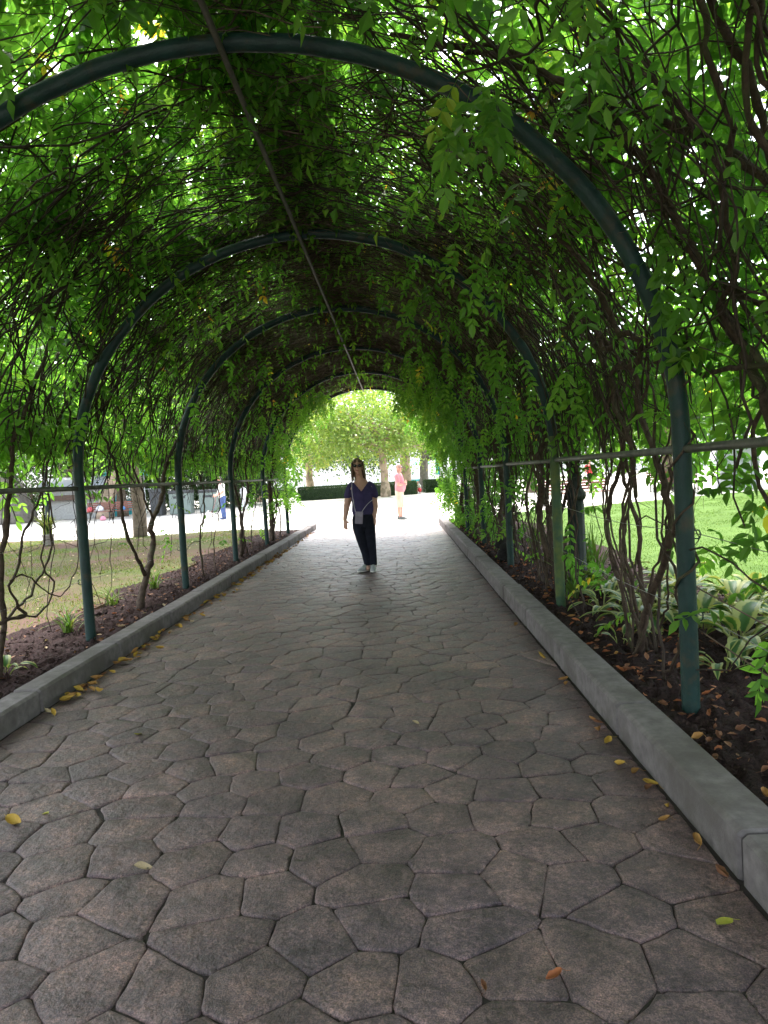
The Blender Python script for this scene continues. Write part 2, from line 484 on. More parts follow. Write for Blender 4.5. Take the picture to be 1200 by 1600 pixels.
def blades(name, n, xr, yr, z, h, tint, mat, keepf=None, w=0.006):
    x = rng.uniform(*xr, n); y = rng.uniform(yr[0], yr[1], n)
    if keepf is not None:
        k = keepf(x, y); x, y = x[k], y[k]
    n = len(x)
    H = h*rng.uniform(0.5, 1.3, n)
    lean = rng.normal(0, 0.5, (n, 2))
    base = np.stack([x, y, np.full(n, z)], 1)
    d = unit(np.stack([lean[:, 0], lean[:, 1], np.ones(n)], 1))
    nrm = unit(rng.normal(0, 1, (n, 3)) * np.array([1, 1, 0.1]))
    mb = MB()
    leaflets(mb, base, d, nrm, H, w*rng.uniform(0.7, 1.5, n), np.clip(rng.normal(tint, 0.2, n), 0, 1), 1)
    return tag(mb.build(name, mat), kind='stuff')
def patchy(x, y):
    return (np.sin(x*1.1+y*0.7) + np.sin(x*0.5-y*1.3+2) + np.sin(y*0.9+x*2.1)) > rng.normal(-0.1, 0.9, len(x))
g = blades('grass', 60000, (-14, -3.8), (4, 21), 0.05, 0.045, 0.7, M['grass'], patchy, 0.010)
g['label'] = 'thin dry grass on the shaded left lawn'
g = blades('grass', 90000, (3.0, 16), (6, 23), 0.095, 0.035, 0.35, M['grass'], None, 0.007)
g['label'] = 'bright green grass on the sunlit right lawn'

# ------------------------------------------------------------------ path of irregular stones
PX0, PX1, PY0, PY1 = -2.462, 1.070, -0.6, 19.9
path = thing('path', None, None)
del_keys = [k for k in path.keys()]
tag(path, 'path of irregular purple brown stones under the leafy tunnel', None, kind='structure')
mb = MB()
mb.add([[PX0-0.2, PY0, -0.008], [PX1+0.2, PY0, -0.008], [PX1+0.2, PY1, -0.008], [PX0-0.2, PY1, -0.008]], [[0, 1, 2, 3]])
mb.build('mortar_bed', M['joint'], path)

def clip_poly(poly, p, n):
    out = []
    k = len(poly)
    for i in range(k):
        a, b = poly[i], poly[(i+1) % k]
        da = (a[0]-p[0])*n[0] + (a[1]-p[1])*n[1]
        db = (b[0]-p[0])*n[0] + (b[1]-p[1])*n[1]
        if da <= 0: out.append(a)
        if (da < 0 < db) or (db < 0 < da):
            t = da/(da-db)
            out.append((a[0]+(b[0]-a[0])*t, a[1]+(b[1]-a[1])*t))
    return out
prng = random.Random(21)
seeds = []
gx, gy = 0.268, 0.230
j = 0
y = PY0 - 0.2
while y < PY1 + 0.2:
    x = PX0 + 0.09 + (0.5 if j % 2 else 0)*gx
    while x < PX1 - 0.06:
        if prng.random() > 0.06:
            seeds.append((x + prng.uniform(-.29, .29)*gx, y + prng.uniform(-.29, .29)*gy))
        x += gx
    y += gy; j += 1
S = np.array(seeds)
cells = []
for i, p in enumerate(seeds):
    if not (PX0-0.1 < p[0] < PX1+0.1): pass
    dd = np.hypot(S[:, 0]-p[0], S[:, 1]-p[1])
    poly = [(PX0, PY0), (PX1, PY0), (PX1, PY1), (PX0, PY1)]
    for q in np.argsort(dd)[1:22]:
        if dd[q] > 1.3: break
        gap = (0.0008, 0.0013, 0.0023, 0.0042, 0.0017)[(i*q + i + q) % 5]
        n = ((S[q, 0]-p[0])/dd[q], (S[q, 1]-p[1])/dd[q])
        m = ((S[q, 0]+p[0])/2 - n[0]*gap, (S[q, 1]+p[1])/2 - n[1]*gap)
        poly = clip_poly(poly, m, n)
        if len(poly) < 3: break
    if len(poly) < 3: continue
    A = 0.5*abs(sum(poly[k][0]*poly[(k+1) % len(poly)][1]-poly[(k+1) % len(poly)][0]*poly[k][1] for k in range(len(poly))))
    if A < 0.006: continue
    cells.append(poly)
def round_poly(poly):
    """drop tiny edges, then cut every corner and let the sides wander a little"""
    P = [poly[0]]
    for q in poly[1:]:
        if math.hypot(q[0]-P[-1][0], q[1]-P[-1][1]) > 0.03: P.append(q)
    if math.hypot(P[0][0]-P[-1][0], P[0][1]-P[-1][1]) < 0.03 and len(P) > 3: P.pop()
    out = []
    for i in range(len(P)):
        a, b, c = P[i-1], P[i], P[(i+1) % len(P)]
        cut = prng.uniform(0.008, 0.022)
        e = []
        for o in (a, c):
            d = math.hypot(o[0]-b[0], o[1]-b[1])
            k = min(cut, d*0.32)/d
            e.append((b[0]+(o[0]-b[0])*k, b[1]+(o[1]-b[1])*k))
        out += [e[0], ((e[0][0]+e[1][0]+b[0]*1.0)/3.0, (e[0][1]+e[1][1]+b[1]*1.0)/3.0), e[1]]
    return out
def stone(mb, poly, detail=True):
    P = round_poly(poly)
    Q = []
    for i in range(len(P)):
        a, b = P[i], P[(i+1) % len(P)]
        Q.append(a)
        L = math.hypot(a[0]-b[0], a[1]-b[1])
        for k in range(1, int(L/0.07)+1):
            t = k/(int(L/0.07)+1)
            Q.append((a[0]+(b[0]-a[0])*t, a[1]+(b[1]-a[1])*t))
    P = np.array(Q)
    c = P.mean(0)
    if detail:
        P = P + np.array([[prng.gauss(0, .0028), prng.gauss(0, .0028)] for _ in P])
    n = len(P)
    tx, ty = prng.gauss(0, 0.004), prng.gauss(0, 0.004)
    z0 = prng.gauss(0, 0.0012)
    def ring(inset, z):
        d = c - P
        L = np.linalg.norm(d, axis=1, keepdims=True)
        Q = P + d/L*np.minimum(inset, L*0.4)
        zz = z0 + z + (Q[:, 0]-c[0])*tx + (Q[:, 1]-c[1])*ty
        return np.column_stack([Q, zz])
    rings = [ring(-0.002, -0.012), ring(0.0, -0.003), ring(0.005, 0.0008), ring(0.014, 0.0028)] if detail else [ring(0.0, -0.012), ring(0.008, 0.001)]
    V = np.vstack(rings)
    k = len(rings)
    idx = np.arange(k*n).reshape(k, n)
    F = np.stack([idx[:-1], np.roll(idx[:-1], -1, 1), np.roll(idx[1:], -1, 1), idx[1:]], -1).reshape(-1, 4)
    area2 = np.sum(P[:, 0]*np.roll(P[:, 1], -1) - np.roll(P[:, 0], -1)*P[:, 1])
    t = prng.random()
    n0 = mb.n
    if area2 < 0: F = F[:, ::-1]
    mb.add(V, F, tint=t)
    cap = idx[-1:]
    if area2 < 0: cap = cap[:, ::-1]
    mb.F.append(cap + n0)
cells.sort(key=lambda p: abs(sum(q[1] for q in p)/len(p) - 1.6) + (0 if sum(q[1] for q in p)/len(p) > 1.5 else 6))
rest = MB()
for i, poly in enumerate(cells):
    if i < 298:
        mb = MB()
        stone(mb, poly)
        mb.build('stone', M['stone'], path, smooth=True)
    else:
        stone(rest, poly, detail=len(poly) > 0)
o = rest.build('stones_beyond', M['stone'], path, smooth=True)
o['kind'] = 'stuff'

# ------------------------------------------------------------------ kerbs
def kerb(xf, side, label, ph):
    root = thing('kerb', None, None)
    tag(root, label, None, kind='structure')
    w, h, ch = 0.19, (0.165 if side > 0 else 0.150), 0.016
    prof = np.array([(0, -0.03), (0, h-ch), (ch, h-0.003), (ch+0.006, h), (w-0.008, h), (w, h-0.008), (w, -0.03)])
    y = ph
    L = 1.35
    while y < 20.6:
        y1 = min(y + L - 0.020, 20.6)
        mb = MB()
        jz = random.gauss(0, 0.003); jx = random.gauss(0, 0.004)
        e = 0.010
        rows = []
        for yy, ins in ((y, e), (y+e, 0), (y1-e, 0), (y1, e)):
            p = prof.copy()
            cx, cz = w/2, h/2
            p = p + np.column_stack([np.sign(cx-p[:, 0])*ins, np.where(p[:, 1] > h*0.5, -ins, 0)])
            rows.append(np.column_stack([xf + side*(p[:, 0]) + jx, np.full(len(p), yy), p[:, 1] + jz]))
        V = np.vstack(rows); n = len(prof)
        idx = np.arange(4*n).reshape(4, n)
        F = np.stack([idx[:-1, :-1], idx[:-1, 1:], idx[1:, 1:], idx[1:, :-1]], -1).reshape(-1, 4)
        ca, cb = idx[0:1, ::-1], idx[3:4]
        if side > 0: F = F[:, ::-1]; ca, cb = ca[:, ::-1], cb[:, ::-1]
        n0 = mb.n
        mb.add(V, F)
        mb.F.append(ca+n0); mb.F.append(cb+n0)
        mb.build('kerb_stone', M['kerb'], root)
        y += L
    mb = MB()
    box(mb, (xf + side*w/2, (ph+20.6)/2, h/2-.06), (w-.06, 20.55-ph, h-.01))
    mb.build('joint_mortar', M['joint'], root)
kerb(1.09, 1, 'right kerb of long grey concrete blocks with a chamfered edge', -3.03)
kerb(-2.48, -1, 'left kerb of long grey concrete blocks in shade', -3.48)

# ------------------------------------------------------------------ pergola
CX, CZ, RR = -0.742, 1.555, 2.213
Y1, DY = 3.68, 2.962
def skew(x):
    t = (1.47-np.asarray(x, float))/4.425
    return 0.724*t - 0.904*t*t
pergola = thing('pergola', 'dark green steel pipe pergola of round arches carrying the vines over the path', 'pergola', (CX, 9, 0))
pinv = Vector((CX, 9, 0))
def pbuild(mb, name, mat, smooth=True):
    o = mb.build(name, mat, pergola, smooth)
    o.matrix_parent_inverse = Matrix.Translation(-pinv)
    return o
for k in range(-1, 6):
    y0 = Y1 + k*DY
    pts = [(CX+RR, y0, -0.05), (CX+RR, y0, 0.5), (CX+RR, y0, 1.1)]
    for a in np.linspace(0, math.pi, 41):
        x = CX + RR*math.cos(a)
        pts.append((x, y0+skew(x), CZ + RR*math.sin(a)))
    x = CX-RR
    pts += [(x, y0+skew(x), 1.1), (x, y0+skew(x), 0.5), (x, y0+skew(x), -0.05)]
    mb = MB()
    P = np.array(pts); P = P + rng.normal(0, 0.0015, P.shape)
    tube(mb, P, [0.046], 110, 14)
    a_ob = pbuild(mb, 'arch', M['paint'])
    if k == 1:
        a_ob['label'] = 'arch whose right leg is green with moss'
        me = a_ob.data
        me.materials.append(M['moss_paint'])
        for p in me.polygons:
            if p.center.x > 1.35 and p.center.z < 1.7: p.material_index = 1
    # hooks for the wires
    for sd_, zz in ((1, 0.62), (1, 1.05), (-1, 0.62), (-1, 1.05)):
        x = CX + sd_*RR
        yy = y0 + skew(x)
        mb = MB()
        tube(mb, [(x+sd_*0.040, yy, zz-0.02), (x+sd_*0.075, yy, zz-0.02), (x+sd_*0.075, yy, zz+0.02), (x+sd_*0.040, yy, zz+0.02)], [0.004], 10, 5)
        pbuild(mb, 'wire_hook', M['paint'])
mb = MB()
tube(mb, [(-0.79, -1, 3.700), (-0.79, 6, 3.700), (-0.79, 12, 3.703), (-0.79, 18.7, 3.700)], [0.017], 60, 10)
pbuild(mb, 'ridge_pipe', M['ridge'])
for sd_ in (1, -1):
    x = CX + sd_*(RR+0.006)
    for k in range(-1, 5):
        ya, yb = Y1+k*DY+skew(x), Y1+(k+1)*DY+skew(x)
        mb = MB()
        dz = random.uniform(-0.006, 0.006)
        tube(mb, [(x, ya+0.03, 1.497+dz), (x, yb-0.03, 1.497-dz)], [0.021], 4, 10)
        pbuild(mb, 'rail', M['rail'])
        for zz in (0.62, 1.05):
            mb = MB()
            sag = random.uniform(0.01, 0.04)
            tube(mb, [(x+sd_*0.07, ya, zz), (x+sd_*0.07, (ya+yb)/2, zz-sag), (x+sd_*0.07, yb, zz)], [0.0022], 12, 5)
            pbuild(mb, 'wire', M['wire'])
# slack stay wires beside the first right post
for a, b in (((1.51, 3.68, 0.78), (2.2, 2.3, 0.30)), ((1.51, 3.68, 0.56), (2.0, 2.2, 0.14))):
    mb = MB()
    tube(mb, [a, tuple((np.array(a)+np.array(b))/2 - [0, 0, 0.02]), b], [0.004], 10, 5)
    pbuild(mb, 'wire', M['deadtwig'])

# ------------------------------------------------------------------ vines
def surf(side, a, R, y):
    """point on the tunnel skin: a < 0 is metres below the springing line, a >= 0 metres along the arc"""
    a = np.asarray(a, float)
    ph = np.maximum(a, 0)/RR
    x = CX + side*R*np.cos(ph)
    z = CZ + np.where(a < 0, a, R*np.sin(ph))
    return np.stack([x, y + skew(x), z], -1)
def normal(side, a):
    ph = np.maximum(np.asarray(a, float), 0)/RR
    return np.stack([side*np.cos(ph), 0*ph, np.sin(ph)], -1)

def twig_batch(mb, n, side, ya, yb, a0, a1, K, step, r0, r1, off=(0.0, 0.16), drift=0.5, attr=None, wander=0.35, slide=0.0):
    """n twigs that start between a0 and a1 and grow up and along the skin"""
    a = rng.uniform(a0, a1, n); y = rng.uniform(ya, yb, n)
    o = rng.uniform(off[0], off[1], n)
    th = rng.normal(0, drift, n) + slide
    A = np.zeros((n, K)); Yv = np.zeros((n, K)); O = np.zeros((n, K))
    for k in range(K):
        A[:, k] = a; Yv[:, k] = y; O[:, k] = o
        th += rng.normal(0, wander, n)
        a = a + np.cos(th)*step*rng.uniform(0.7, 1.3, n)
        y = y + np.sin(th)*step
        o = np.clip(o + rng.normal(0, 0.022, n), off[0]-0.03, off[1]+0.08)
    P = surf(side, np.minimum(A, math.pi*RR), RR + O, Yv)
    P[..., 2] = np.maximum(P[..., 2], 0.06)
    rr = rng.uniform(r0, r1, n)[:, None]*np.linspace(1.0, 0.5, K)[None]
    tubes(mb, P, rr, 4 if r1 > 0.0075 else 3, cap=False)

def clump(y, a):
    return 0.5 + 0.25*np.sin(y*2.3+a*1.1) + 0.2*np.sin(a*3.7-y*1.3+1.7) + 0.2*np.sin(y*5.1+a*2.9+0.6)

def foliage(mb, n, side, ya, yb, a0, a1, off, size=(0.22, 0.34), blade=(0.048, 0.098), tintm=0.42, hang=0.5, nl=5, dens=True, detail=2, yellow=0.010):
    m = int(n*2.0) if dens else n
    a = rng.uniform(a0, a1, m); y = rng.uniform(ya, yb, m)
    if dens:
        k = rng.random(m) < np.clip(clump(y, a), 0.08, 1)
        a, y = a[k][:n], y[k][:n]
    n = len(a)
    o = rng.uniform(off[0], off[1], n)
    P = surf(side, a, RR + o, y)
    keep = P[:, 2] > 0.2
    P, a, y = P[keep], a[keep], y[keep]
    n = len(a)
    N = normal(side, a)
    rnd = unit(rng.normal(0, 1, (n, 3)))
    d = unit(N*rng.uniform(-0.3, 0.7, (n, 1)) + rnd*0.9 + np.array([0, 0, -hang]))
    nr = unit(np.array([0, 0, 1.0]) + N*0.35 + rng.normal(0, 0.45, (n, 3)))
    t = np.clip(rng.normal(tintm, 0.17, n), 0.0, 0.86)
    yl = rng.random(n) < yellow
    t[yl] = rng.uniform(0.92, 1.0, yl.sum())
    compound(mb, P, d, nr, rng.uniform(size[0], size[1], n), nl, rng.uniform(blade[0], blade[1], n), t, detail, stalk=True)

def vine(label, base, side, stems, ya, yb, ntw=70, leaf_top=1000, leaf_wall=200, leaf_low=15, hangers=120, mat_tw=0, hang_range=(0.4, 2.4), hang_off=(-0.34, -0.02), wall0=0.22, near=False, extra=None, twdrift=0.55, coat=1.0, coat_wall=1.0, lowtw=0.16, back=0):
    root = thing('wisteria_vine', label, 'vine', base)
    inv = Matrix.Translation(-Vector(base))
    def part(mb, name, mat, kind=None, smooth=True):
        o = mb.build(name, mat, root, smooth)
        o.matrix_parent_inverse = inv
        if kind: o['kind'] = kind
        return o
    for pts, r in stems:
        mb = MB()
        L = sum(math.dist(pts[i], pts[i+1]) for i in range(len(pts)-1))
        tube(mb, pts, r, max(14, int(L/0.07)), 8, wob=0.006)
        part(mb, 'trunk' if np.atleast_1d(r)[0] > 0.022 else 'stem', M['bark'])
    mb = MB()
    twig_batch(mb, int(ntw*1.1), side, ya, yb, -0.2, 2.2, 22, 0.15, 0.0035, 0.0095, (0.06, 0.20), twdrift)
    twig_batch(mb, int(ntw*lowtw) if side > 0 else ntw//3, side, ya, yb, *((-1.5, -1.3) if side > 0 else (0.2, 0.8)), 28 if side > 0 else 18, 0.16, 0.005, 0.010, (0.03, 0.16), 0.35)
    twig_batch(mb, ntw*3, side, ya, yb, -0.3, 3.4, 12, 0.085, 0.0016, 0.0042, (0.03, 0.24), 1.2)
    part(mb, 'twigs', M['twig'], 'stuff')
    if mat_tw:
        mb = MB()
        twig_batch(mb, int(mat_tw*1.8), side, ya, yb, 1.2, 3.5, 11, 0.11, 0.0018, 0.0055, (0.0, 0.18), 1.0)
        twig_batch(mb, int(mat_tw*.35), side, ya, yb, 0.3, 2.6, 14, 0.12, 0.0025, 0.0060, (0.02, 0.20), 0.5)
        part(mb, 'dead_twigs', M['deadtwig'], 'stuff')
    mb = MB()
    detail = 2
    foliage(mb, int(leaf_top*0.15), side, ya, yb, 0.3, 1.3, (0.22, 0.60), detail=detail, hang=0.4)
    foliage(mb, int(leaf_top*0.7), side, ya, yb, 1.3, 3.75, (0.22, 0.66), detail=detail, hang=0.25)
    # the thick sunlit outer coat of the canopy
    foliage(mb, int(760*(yb-ya)/2.0*coat), side, ya, yb, 1.3, 3.75, (0.30, 0.95), (0.26, 0.38), (0.095, 0.13), hang=0.15, dens=False, detail=1, nl=5)
    foliage(mb, int(95*(yb-ya)/2.0*coat), side, ya, yb, 0.2, 1.3, (0.30, 0.85), (0.26, 0.38), (0.09, 0.12), hang=0.15, detail=1, nl=5)
    foliage(mb, int(40*(yb-ya)/2.0*coat_wall), side, ya, yb, wall0+0.2, 0.5, (0.20, 0.75), (0.26, 0.38), (0.085, 0.12), hang=0.3, detail=1, nl=5)
    foliage(mb, int(leaf_wall*0.42), side, ya, yb, wall0, 0.9, (0.20, 0.65), detail=detail)
    if leaf_low:
        foliage(mb, leaf_low, side, ya, yb, -1.2, wall0, (-0.02, 0.30), detail=detail)
    if back:
        foliage(mb, back, side, ya, yb, -0.1, 2.2, (0.50, 1.10), (0.26, 0.38), (0.08, 0.12), tintm=.55, hang=0.4, detail=2)
    if hangers:
        foliage(mb, hangers, side, ya, yb, hang_range[0], hang_range[1], hang_off, detail=detail, hang=1.2, yellow=0.012)
    if extra: extra(mb)
    part(mb, 'foliage', M['leaf'], 'stuff', smooth=False)
    return root

def up_arc(side, y, drift, a1, off=0.06, n=7):
    """control points that carry a stem from the springing line up the arc"""
    out = []
    for i, a in enumerate(np.linspace(0.25, a1, n)):
        p = surf(side, a, RR + off + 0.04*math.sin(i*2.1+y), y + drift*i/n + 0.12*math.sin(i*1.7+y*3))
        out.append(tuple(float(q) for q in p))
    return out
def wild_stem(side, y, spread, top, off=0.07, amp=0.07, a1=1.6, z0=0.08, n=8):
    """a wandering stem from the bed up the wall and on along the arc"""
    pts = []
    x0 = CX + side*(RR+off)
    dx = random.uniform(-0.5, 1)*0.08*side
    ph = random.uniform(0, 6)
    for i in range(n):
        t = i/(n-1)
        pts.append((x0 + dx*math.sin(t*3.0+ph) + side*0.05*math.sin(t*7+ph), y + spread*t**0.7 + amp*math.sin(t*9+ph)*(t > 0), z0 + (CZ-z0)*t))
    if top: pts += up_arc(side, y+spread, random.uniform(-0.8, 0.8), a1, off)
    return pts

Y1s = [(-3.06, 7.97, 0.05), (-3.06, 8.21, 0.38), (-3.06, 8.6, 0.77), (-3.06, 8.55, 0.96), (-3.06, 8.69, 1.1), (-3.06, 8.99, 1.29), (-3.05, 9.22, 1.72), (-3.02, 9.49, 1.98), (-2.88, 10.02, 2.45), (-2.5, 10.2, 3.0), (-1.9, 10.3, 3.5)]
Y2s = [(-3.06, 8.23, 0.44), (-3.06, 7.8, 0.93), (-3.06, 7.68, 1.23), (-3.06, 7.69, 1.45), (-3.03, 7.4, 1.91), (-2.95, 6.95, 2.26), (-2.6, 6.7, 2.9)]
Y3s = [(-3.06, 8.66, 1.07), (-3.06, 8.44, 1.28), (-3.06, 8.31, 1.49), (-3.05, 8.1, 1.77), (-3.0, 8.37, 2.09), (-2.8, 8.5, 2.6)]
S1s = [(-3.04, 10.58, 0.05), (-3.04, 10.52, 0.66), (-3.04, 10.86, 1.02), (-3.04, 10.86, 1.46), (-3.01, 10.33, 1.92), (-2.9, 9.76, 2.34), (-2.5, 9.5, 2.95)]
C1s = [(-3.04, 13.11, 0.05), (-3.04, 13.38, 0.79), (-3.04, 13.15, 1.28), (-3.04, 12.84, 1.64), (-2.94, 13.09, 2.23), (-2.6, 13.2, 2.9)]
C2s = [(-3.04, 13.2, 0.05), (-3.04, 13.49, 0.78), (-3.04, 14.16, 1.26), (-3.03, 14.04, 1.71), (-2.92, 14.17, 2.28), (-2.4, 14.3, 3.1)]
K1s = [(-3.04, 16.48, 0.03), (-3.04, 16.56, 0.74), (-3.04, 16.57, 1.44), (-3.02, 17.2, 1.88), (-2.82, 16.5, 2.53), (-2.3, 16.6, 3.15)]
E1s = [(-3.08, 5.15, 0.05), (-3.08, 5.2, 0.3), (-3.08, 5.29, 0.49), (-3.08, 5.28, 0.68), (-3.08, 5.34, 1.01), (-3.08, 5.47, 1.33), (-3.08, 5.58, 1.64), (-3.05, 5.62, 1.94), (-2.85, 5.79, 2.57), (-2.48, 5.57, 3.11), (-1.9, 5.4, 3.55)]
E2s = [(-3.08, 5.24, 0.42), (-3.1, 5.35, 0.5), (-3.1, 5.54, 0.58), (-3.1, 5.74, 0.63), (-3.1, 5.79, 0.7), (-3.1, 5.97, 0.79), (-3.1, 6.08, 0.9), (-3.1, 6.16, 0.99), (-3.1, 6.13, 1.11), (-3.1, 6.23, 1.18), (-3.1, 6.2, 1.5), (-3.05, 6.3, 1.9)]
E3s = [(-3.07, 5.3, 0.52), (-3.04, 5.51, 0.5), (-3.04, 5.66, 0.47), (-3.04, 5.9, 0.53), (-3.04, 6.02, 0.68), (-3.04, 5.9, 0.79), (-3.04, 5.84, 0.93), (-3.04, 5.93, 1.09), (-3.06, 6.0, 1.5), (-3.03, 6.1, 2.0)]
E4s = [(-3.07, 5.2, 0.5), (-3.04, 5.24, 0.52), (-3.04, 5.51, 0.5), (-3.04, 5.42, 0.61), (-3.04, 5.34, 0.77), (-3.04, 5.44, 0.83), (-3.04, 5.55, 1.04), (-3.04, 5.61, 1.17), (-3.04, 5.78, 1.31), (-3.04, 5.98, 1.52), (-3.02, 6.13, 1.86), (-2.9, 6.3, 2.4)]
E5s = [(-3.05, 5.36, 0.80), (-3.02, 5.4, 0.84), (-3.02, 5.54, 0.82), (-3.02, 5.79, 0.67), (-3.02, 6.11, 0.55), (-3.02, 6.31, 0.69), (-3.02, 6.49, 0.84), (-3.04, 6.5, 1.2)]
RAs = [(1.58, 4.88, 0.06), (1.58, 4.67, 0.39), (1.58, 4.48, 0.61), (1.58, 4.21, 0.91), (1.58, 4.13, 1.06), (1.58, 4.21, 1.29), (1.58, 4.4, 1.52), (1.57, 4.57, 1.77), (1.51, 4.55, 2.1), (1.2, 4.6, 2.8), (0.6, 4.7, 3.4)]
RBs = [(1.62, 5.08, 0.06), (1.62, 5.24, 0.45), (1.62, 5.47, 0.71), (1.62, 5.52, 1.06), (1.62, 5.24, 1.36), (1.62, 5.06, 1.64), (1.57, 5.16, 2.01), (1.35, 5.3, 2.6), (0.8, 5.4, 3.25)]
RCs = [(1.6, 4.9, 0.06), (1.6, 4.69, 0.42), (1.6, 4.78, 0.67), (1.6, 4.75, 0.93), (1.6, 4.92, 1.19), (1.6, 5.09, 1.46), (1.59, 4.84, 1.71), (1.58, 4.46, 1.88), (1.5, 4.2, 2.3)]
LOOPs = [(1.30, 5.9, 2.55), (1.36, 5.42, 2.49), (1.41, 4.93, 2.37), (1.45, 4.93, 2.25), (1.47, 4.77, 2.2), (1.45, 4.58, 2.25), (1.47, 4.33, 2.2), (1.49, 4.29, 2.12), (1.51, 4.47, 2.05), (1.5, 4.83, 2.08), (1.52, 4.97, 1.99), (1.55, 4.96, 1.77), (1.56, 4.75, 1.58), (1.6, 4.8, 1.2)]
U1s = [(1.75, 2.6, 0.08), (1.73, 2.9, 0.8), (1.70, 3.1, 1.3), (1.68, 3.22, 1.64), (1.63, 3.4, 2.03), (1.53, 3.55, 2.39), (1.36, 3.53, 2.75), (1.1, 3.49, 3.12), (0.89, 3.59, 3.34), (0.64, 3.72, 3.54), (0.1, 3.9, 3.8)]
U2s = [(1.62, 2.7, 2.0), (1.52, 2.87, 2.5), (1.38, 3.09, 2.79), (1.23, 3.32, 3.0), (1.1, 3.48, 3.16), (0.95, 3.71, 3.32), (0.69, 3.67, 3.54), (0.2, 3.9, 3.75)]
U3s = [(0.9, 2.5, 3.35), (1.22, 2.66, 3.1), (1.31, 2.71, 2.98), (1.41, 2.74, 2.83), (1.51, 2.84, 2.64), (1.66, 2.9, 2.1), (1.72, 2.8, 1.2), (1.74, 2.66, 0.1)]
U4s = [(1.74, 2.7, 0.1), (1.70, 3.0, 1.0), (1.65, 3.16, 1.78), (1.62, 3.32, 1.98), (1.58, 3.42, 2.15), (1.55, 3.23, 2.28), (1.44, 3.07, 2.56), (1.36, 2.83, 2.71), (1.2, 2.67, 2.96), (1.14, 2.57, 3.04), (0.6, 2.3, 3.5)]
U5s = [(1.64, 2.7, 1.78), (1.62, 3.11, 1.83), (1.62, 3.65, 1.88), (1.62, 3.73, 1.86), (1.61, 3.79, 1.9), (1.61, 4.02, 1.96), (1.58, 4.55, 2.1), (1.5, 5.0, 2.3)]
U6s = [(1.67, 2.9, 1.9), (1.65, 3.15, 2.08), (1.6, 3.51, 2.28), (1.59, 3.79, 2.3), (1.54, 4.08, 2.45), (1.3, 4.6, 2.8)]
G1s = [(1.55, 4.3, 0.05), (1.51, 3.92, 0.4), (1.51, 3.87, 0.59), (1.51, 3.94, 0.69), (1.51, 3.83, 0.85), (1.51, 3.96, 1.01), (1.56, 4.1, 1.4)]
# spiral round the first right post
SPs = [(1.471 + 0.056*math.cos(t), 3.68 + 0.056*math.sin(t), 0.95 + t*0.05) for t in np.linspace(-3.6, 26, 60)]
def spread_ab(a, n=3, y=0.0):
    return [(wild_stem(1, y + random.uniform(-.3, .3), random.uniform(-.6, .6), True, random.uniform(.05, .2)), [random.uniform(.010, .017), .006]) for _ in range(n)]

# left side, near to far
vine('wisteria vine overhead at the near left with no trunk in view', (-3.05, 1.6, 0.07), -1,
     [(wild_stem(-1, 1.6, 0.6, True), [.03, .012]), (wild_stem(-1, 1.8, 1.2, True), [.018, .008])],
     -3.0, 3.6, 110, 1900, 330, 0, 12, coat=1.0, back=160)
vine('thin looping wisteria stems at the left edge before the second left post', (-3.08, 5.15, 0.07), -1,
     [(E1s, [.030, .022, .016, .010]), (E2s, [.013, .009, .006]), (E3s, [.009, .006]), (E4s, [.014, .010, .006]), (E5s, [.007, .004]),
      ([(-3.15, 4.9, .05), (-3.14, 5.0, .7), (-3.1, 5.2, 1.3), (-3.1, 5.1, 1.9), (-2.9, 5.2, 2.5)], [.024, .012])],
     3.6, 7.4, 90, 1100, 330, 0, 14, coat=1.0, back=110)
vine('wisteria vine with a forked trunk behind the second left post', (-3.06, 7.97, 0.07), -1,
     [(Y1s, [.045, .034, .024, .016, .008]), (Y2s, [.022, .014, .008]), (Y3s, [.014, .008])],
     7.0, 10.2, 90, 1000, 240, 6, 16, 220, coat=.7, back=50)
vine('single thin wavy wisteria stem near the third left post', (-3.04, 10.58, 0.07), -1,
     [(S1s, [.016, .011, .007]), (wild_stem(-1, 11.3, .5, True), [.010, .006])],
     10.0, 12.8, 80, 900, 230, 6, 22, 450, coat=.7)
vine('cluster of slim crossing wisteria stems beside the fourth left post', (-3.04, 13.15, 0.07), -1,
     [(C1s, [.035, .026, .016, .010]), (C2s, [.028, .018, .010]), (wild_stem(-1, 13.3, .3, True), [.016, .008]), (wild_stem(-1, 13.5, -.5, True), [.014, .008]), (wild_stem(-1, 14.2, .6, True), [.012, .008])],
     12.6, 15.6, 80, 900, 230, 10, 40, 500, coat=.7)
vine('thick upright wisteria trunk before the last left post at the bright end', (-3.04, 16.48, 0.07), -1,
     [(K1s, [.060, .055, .045, .02]), (wild_stem(-1, 16.7, .4, True), [.020, .010]), (wild_stem(-1, 16.3, .9, True), [.016, .010]), (wild_stem(-1, 17.6, -.3, True), [.018, .010])],
     15.4, 18.9, 80, 950, 420, 30, 260, 400, hang_range=(-0.6, 2.6), hang_off=(-0.35, 0.0))

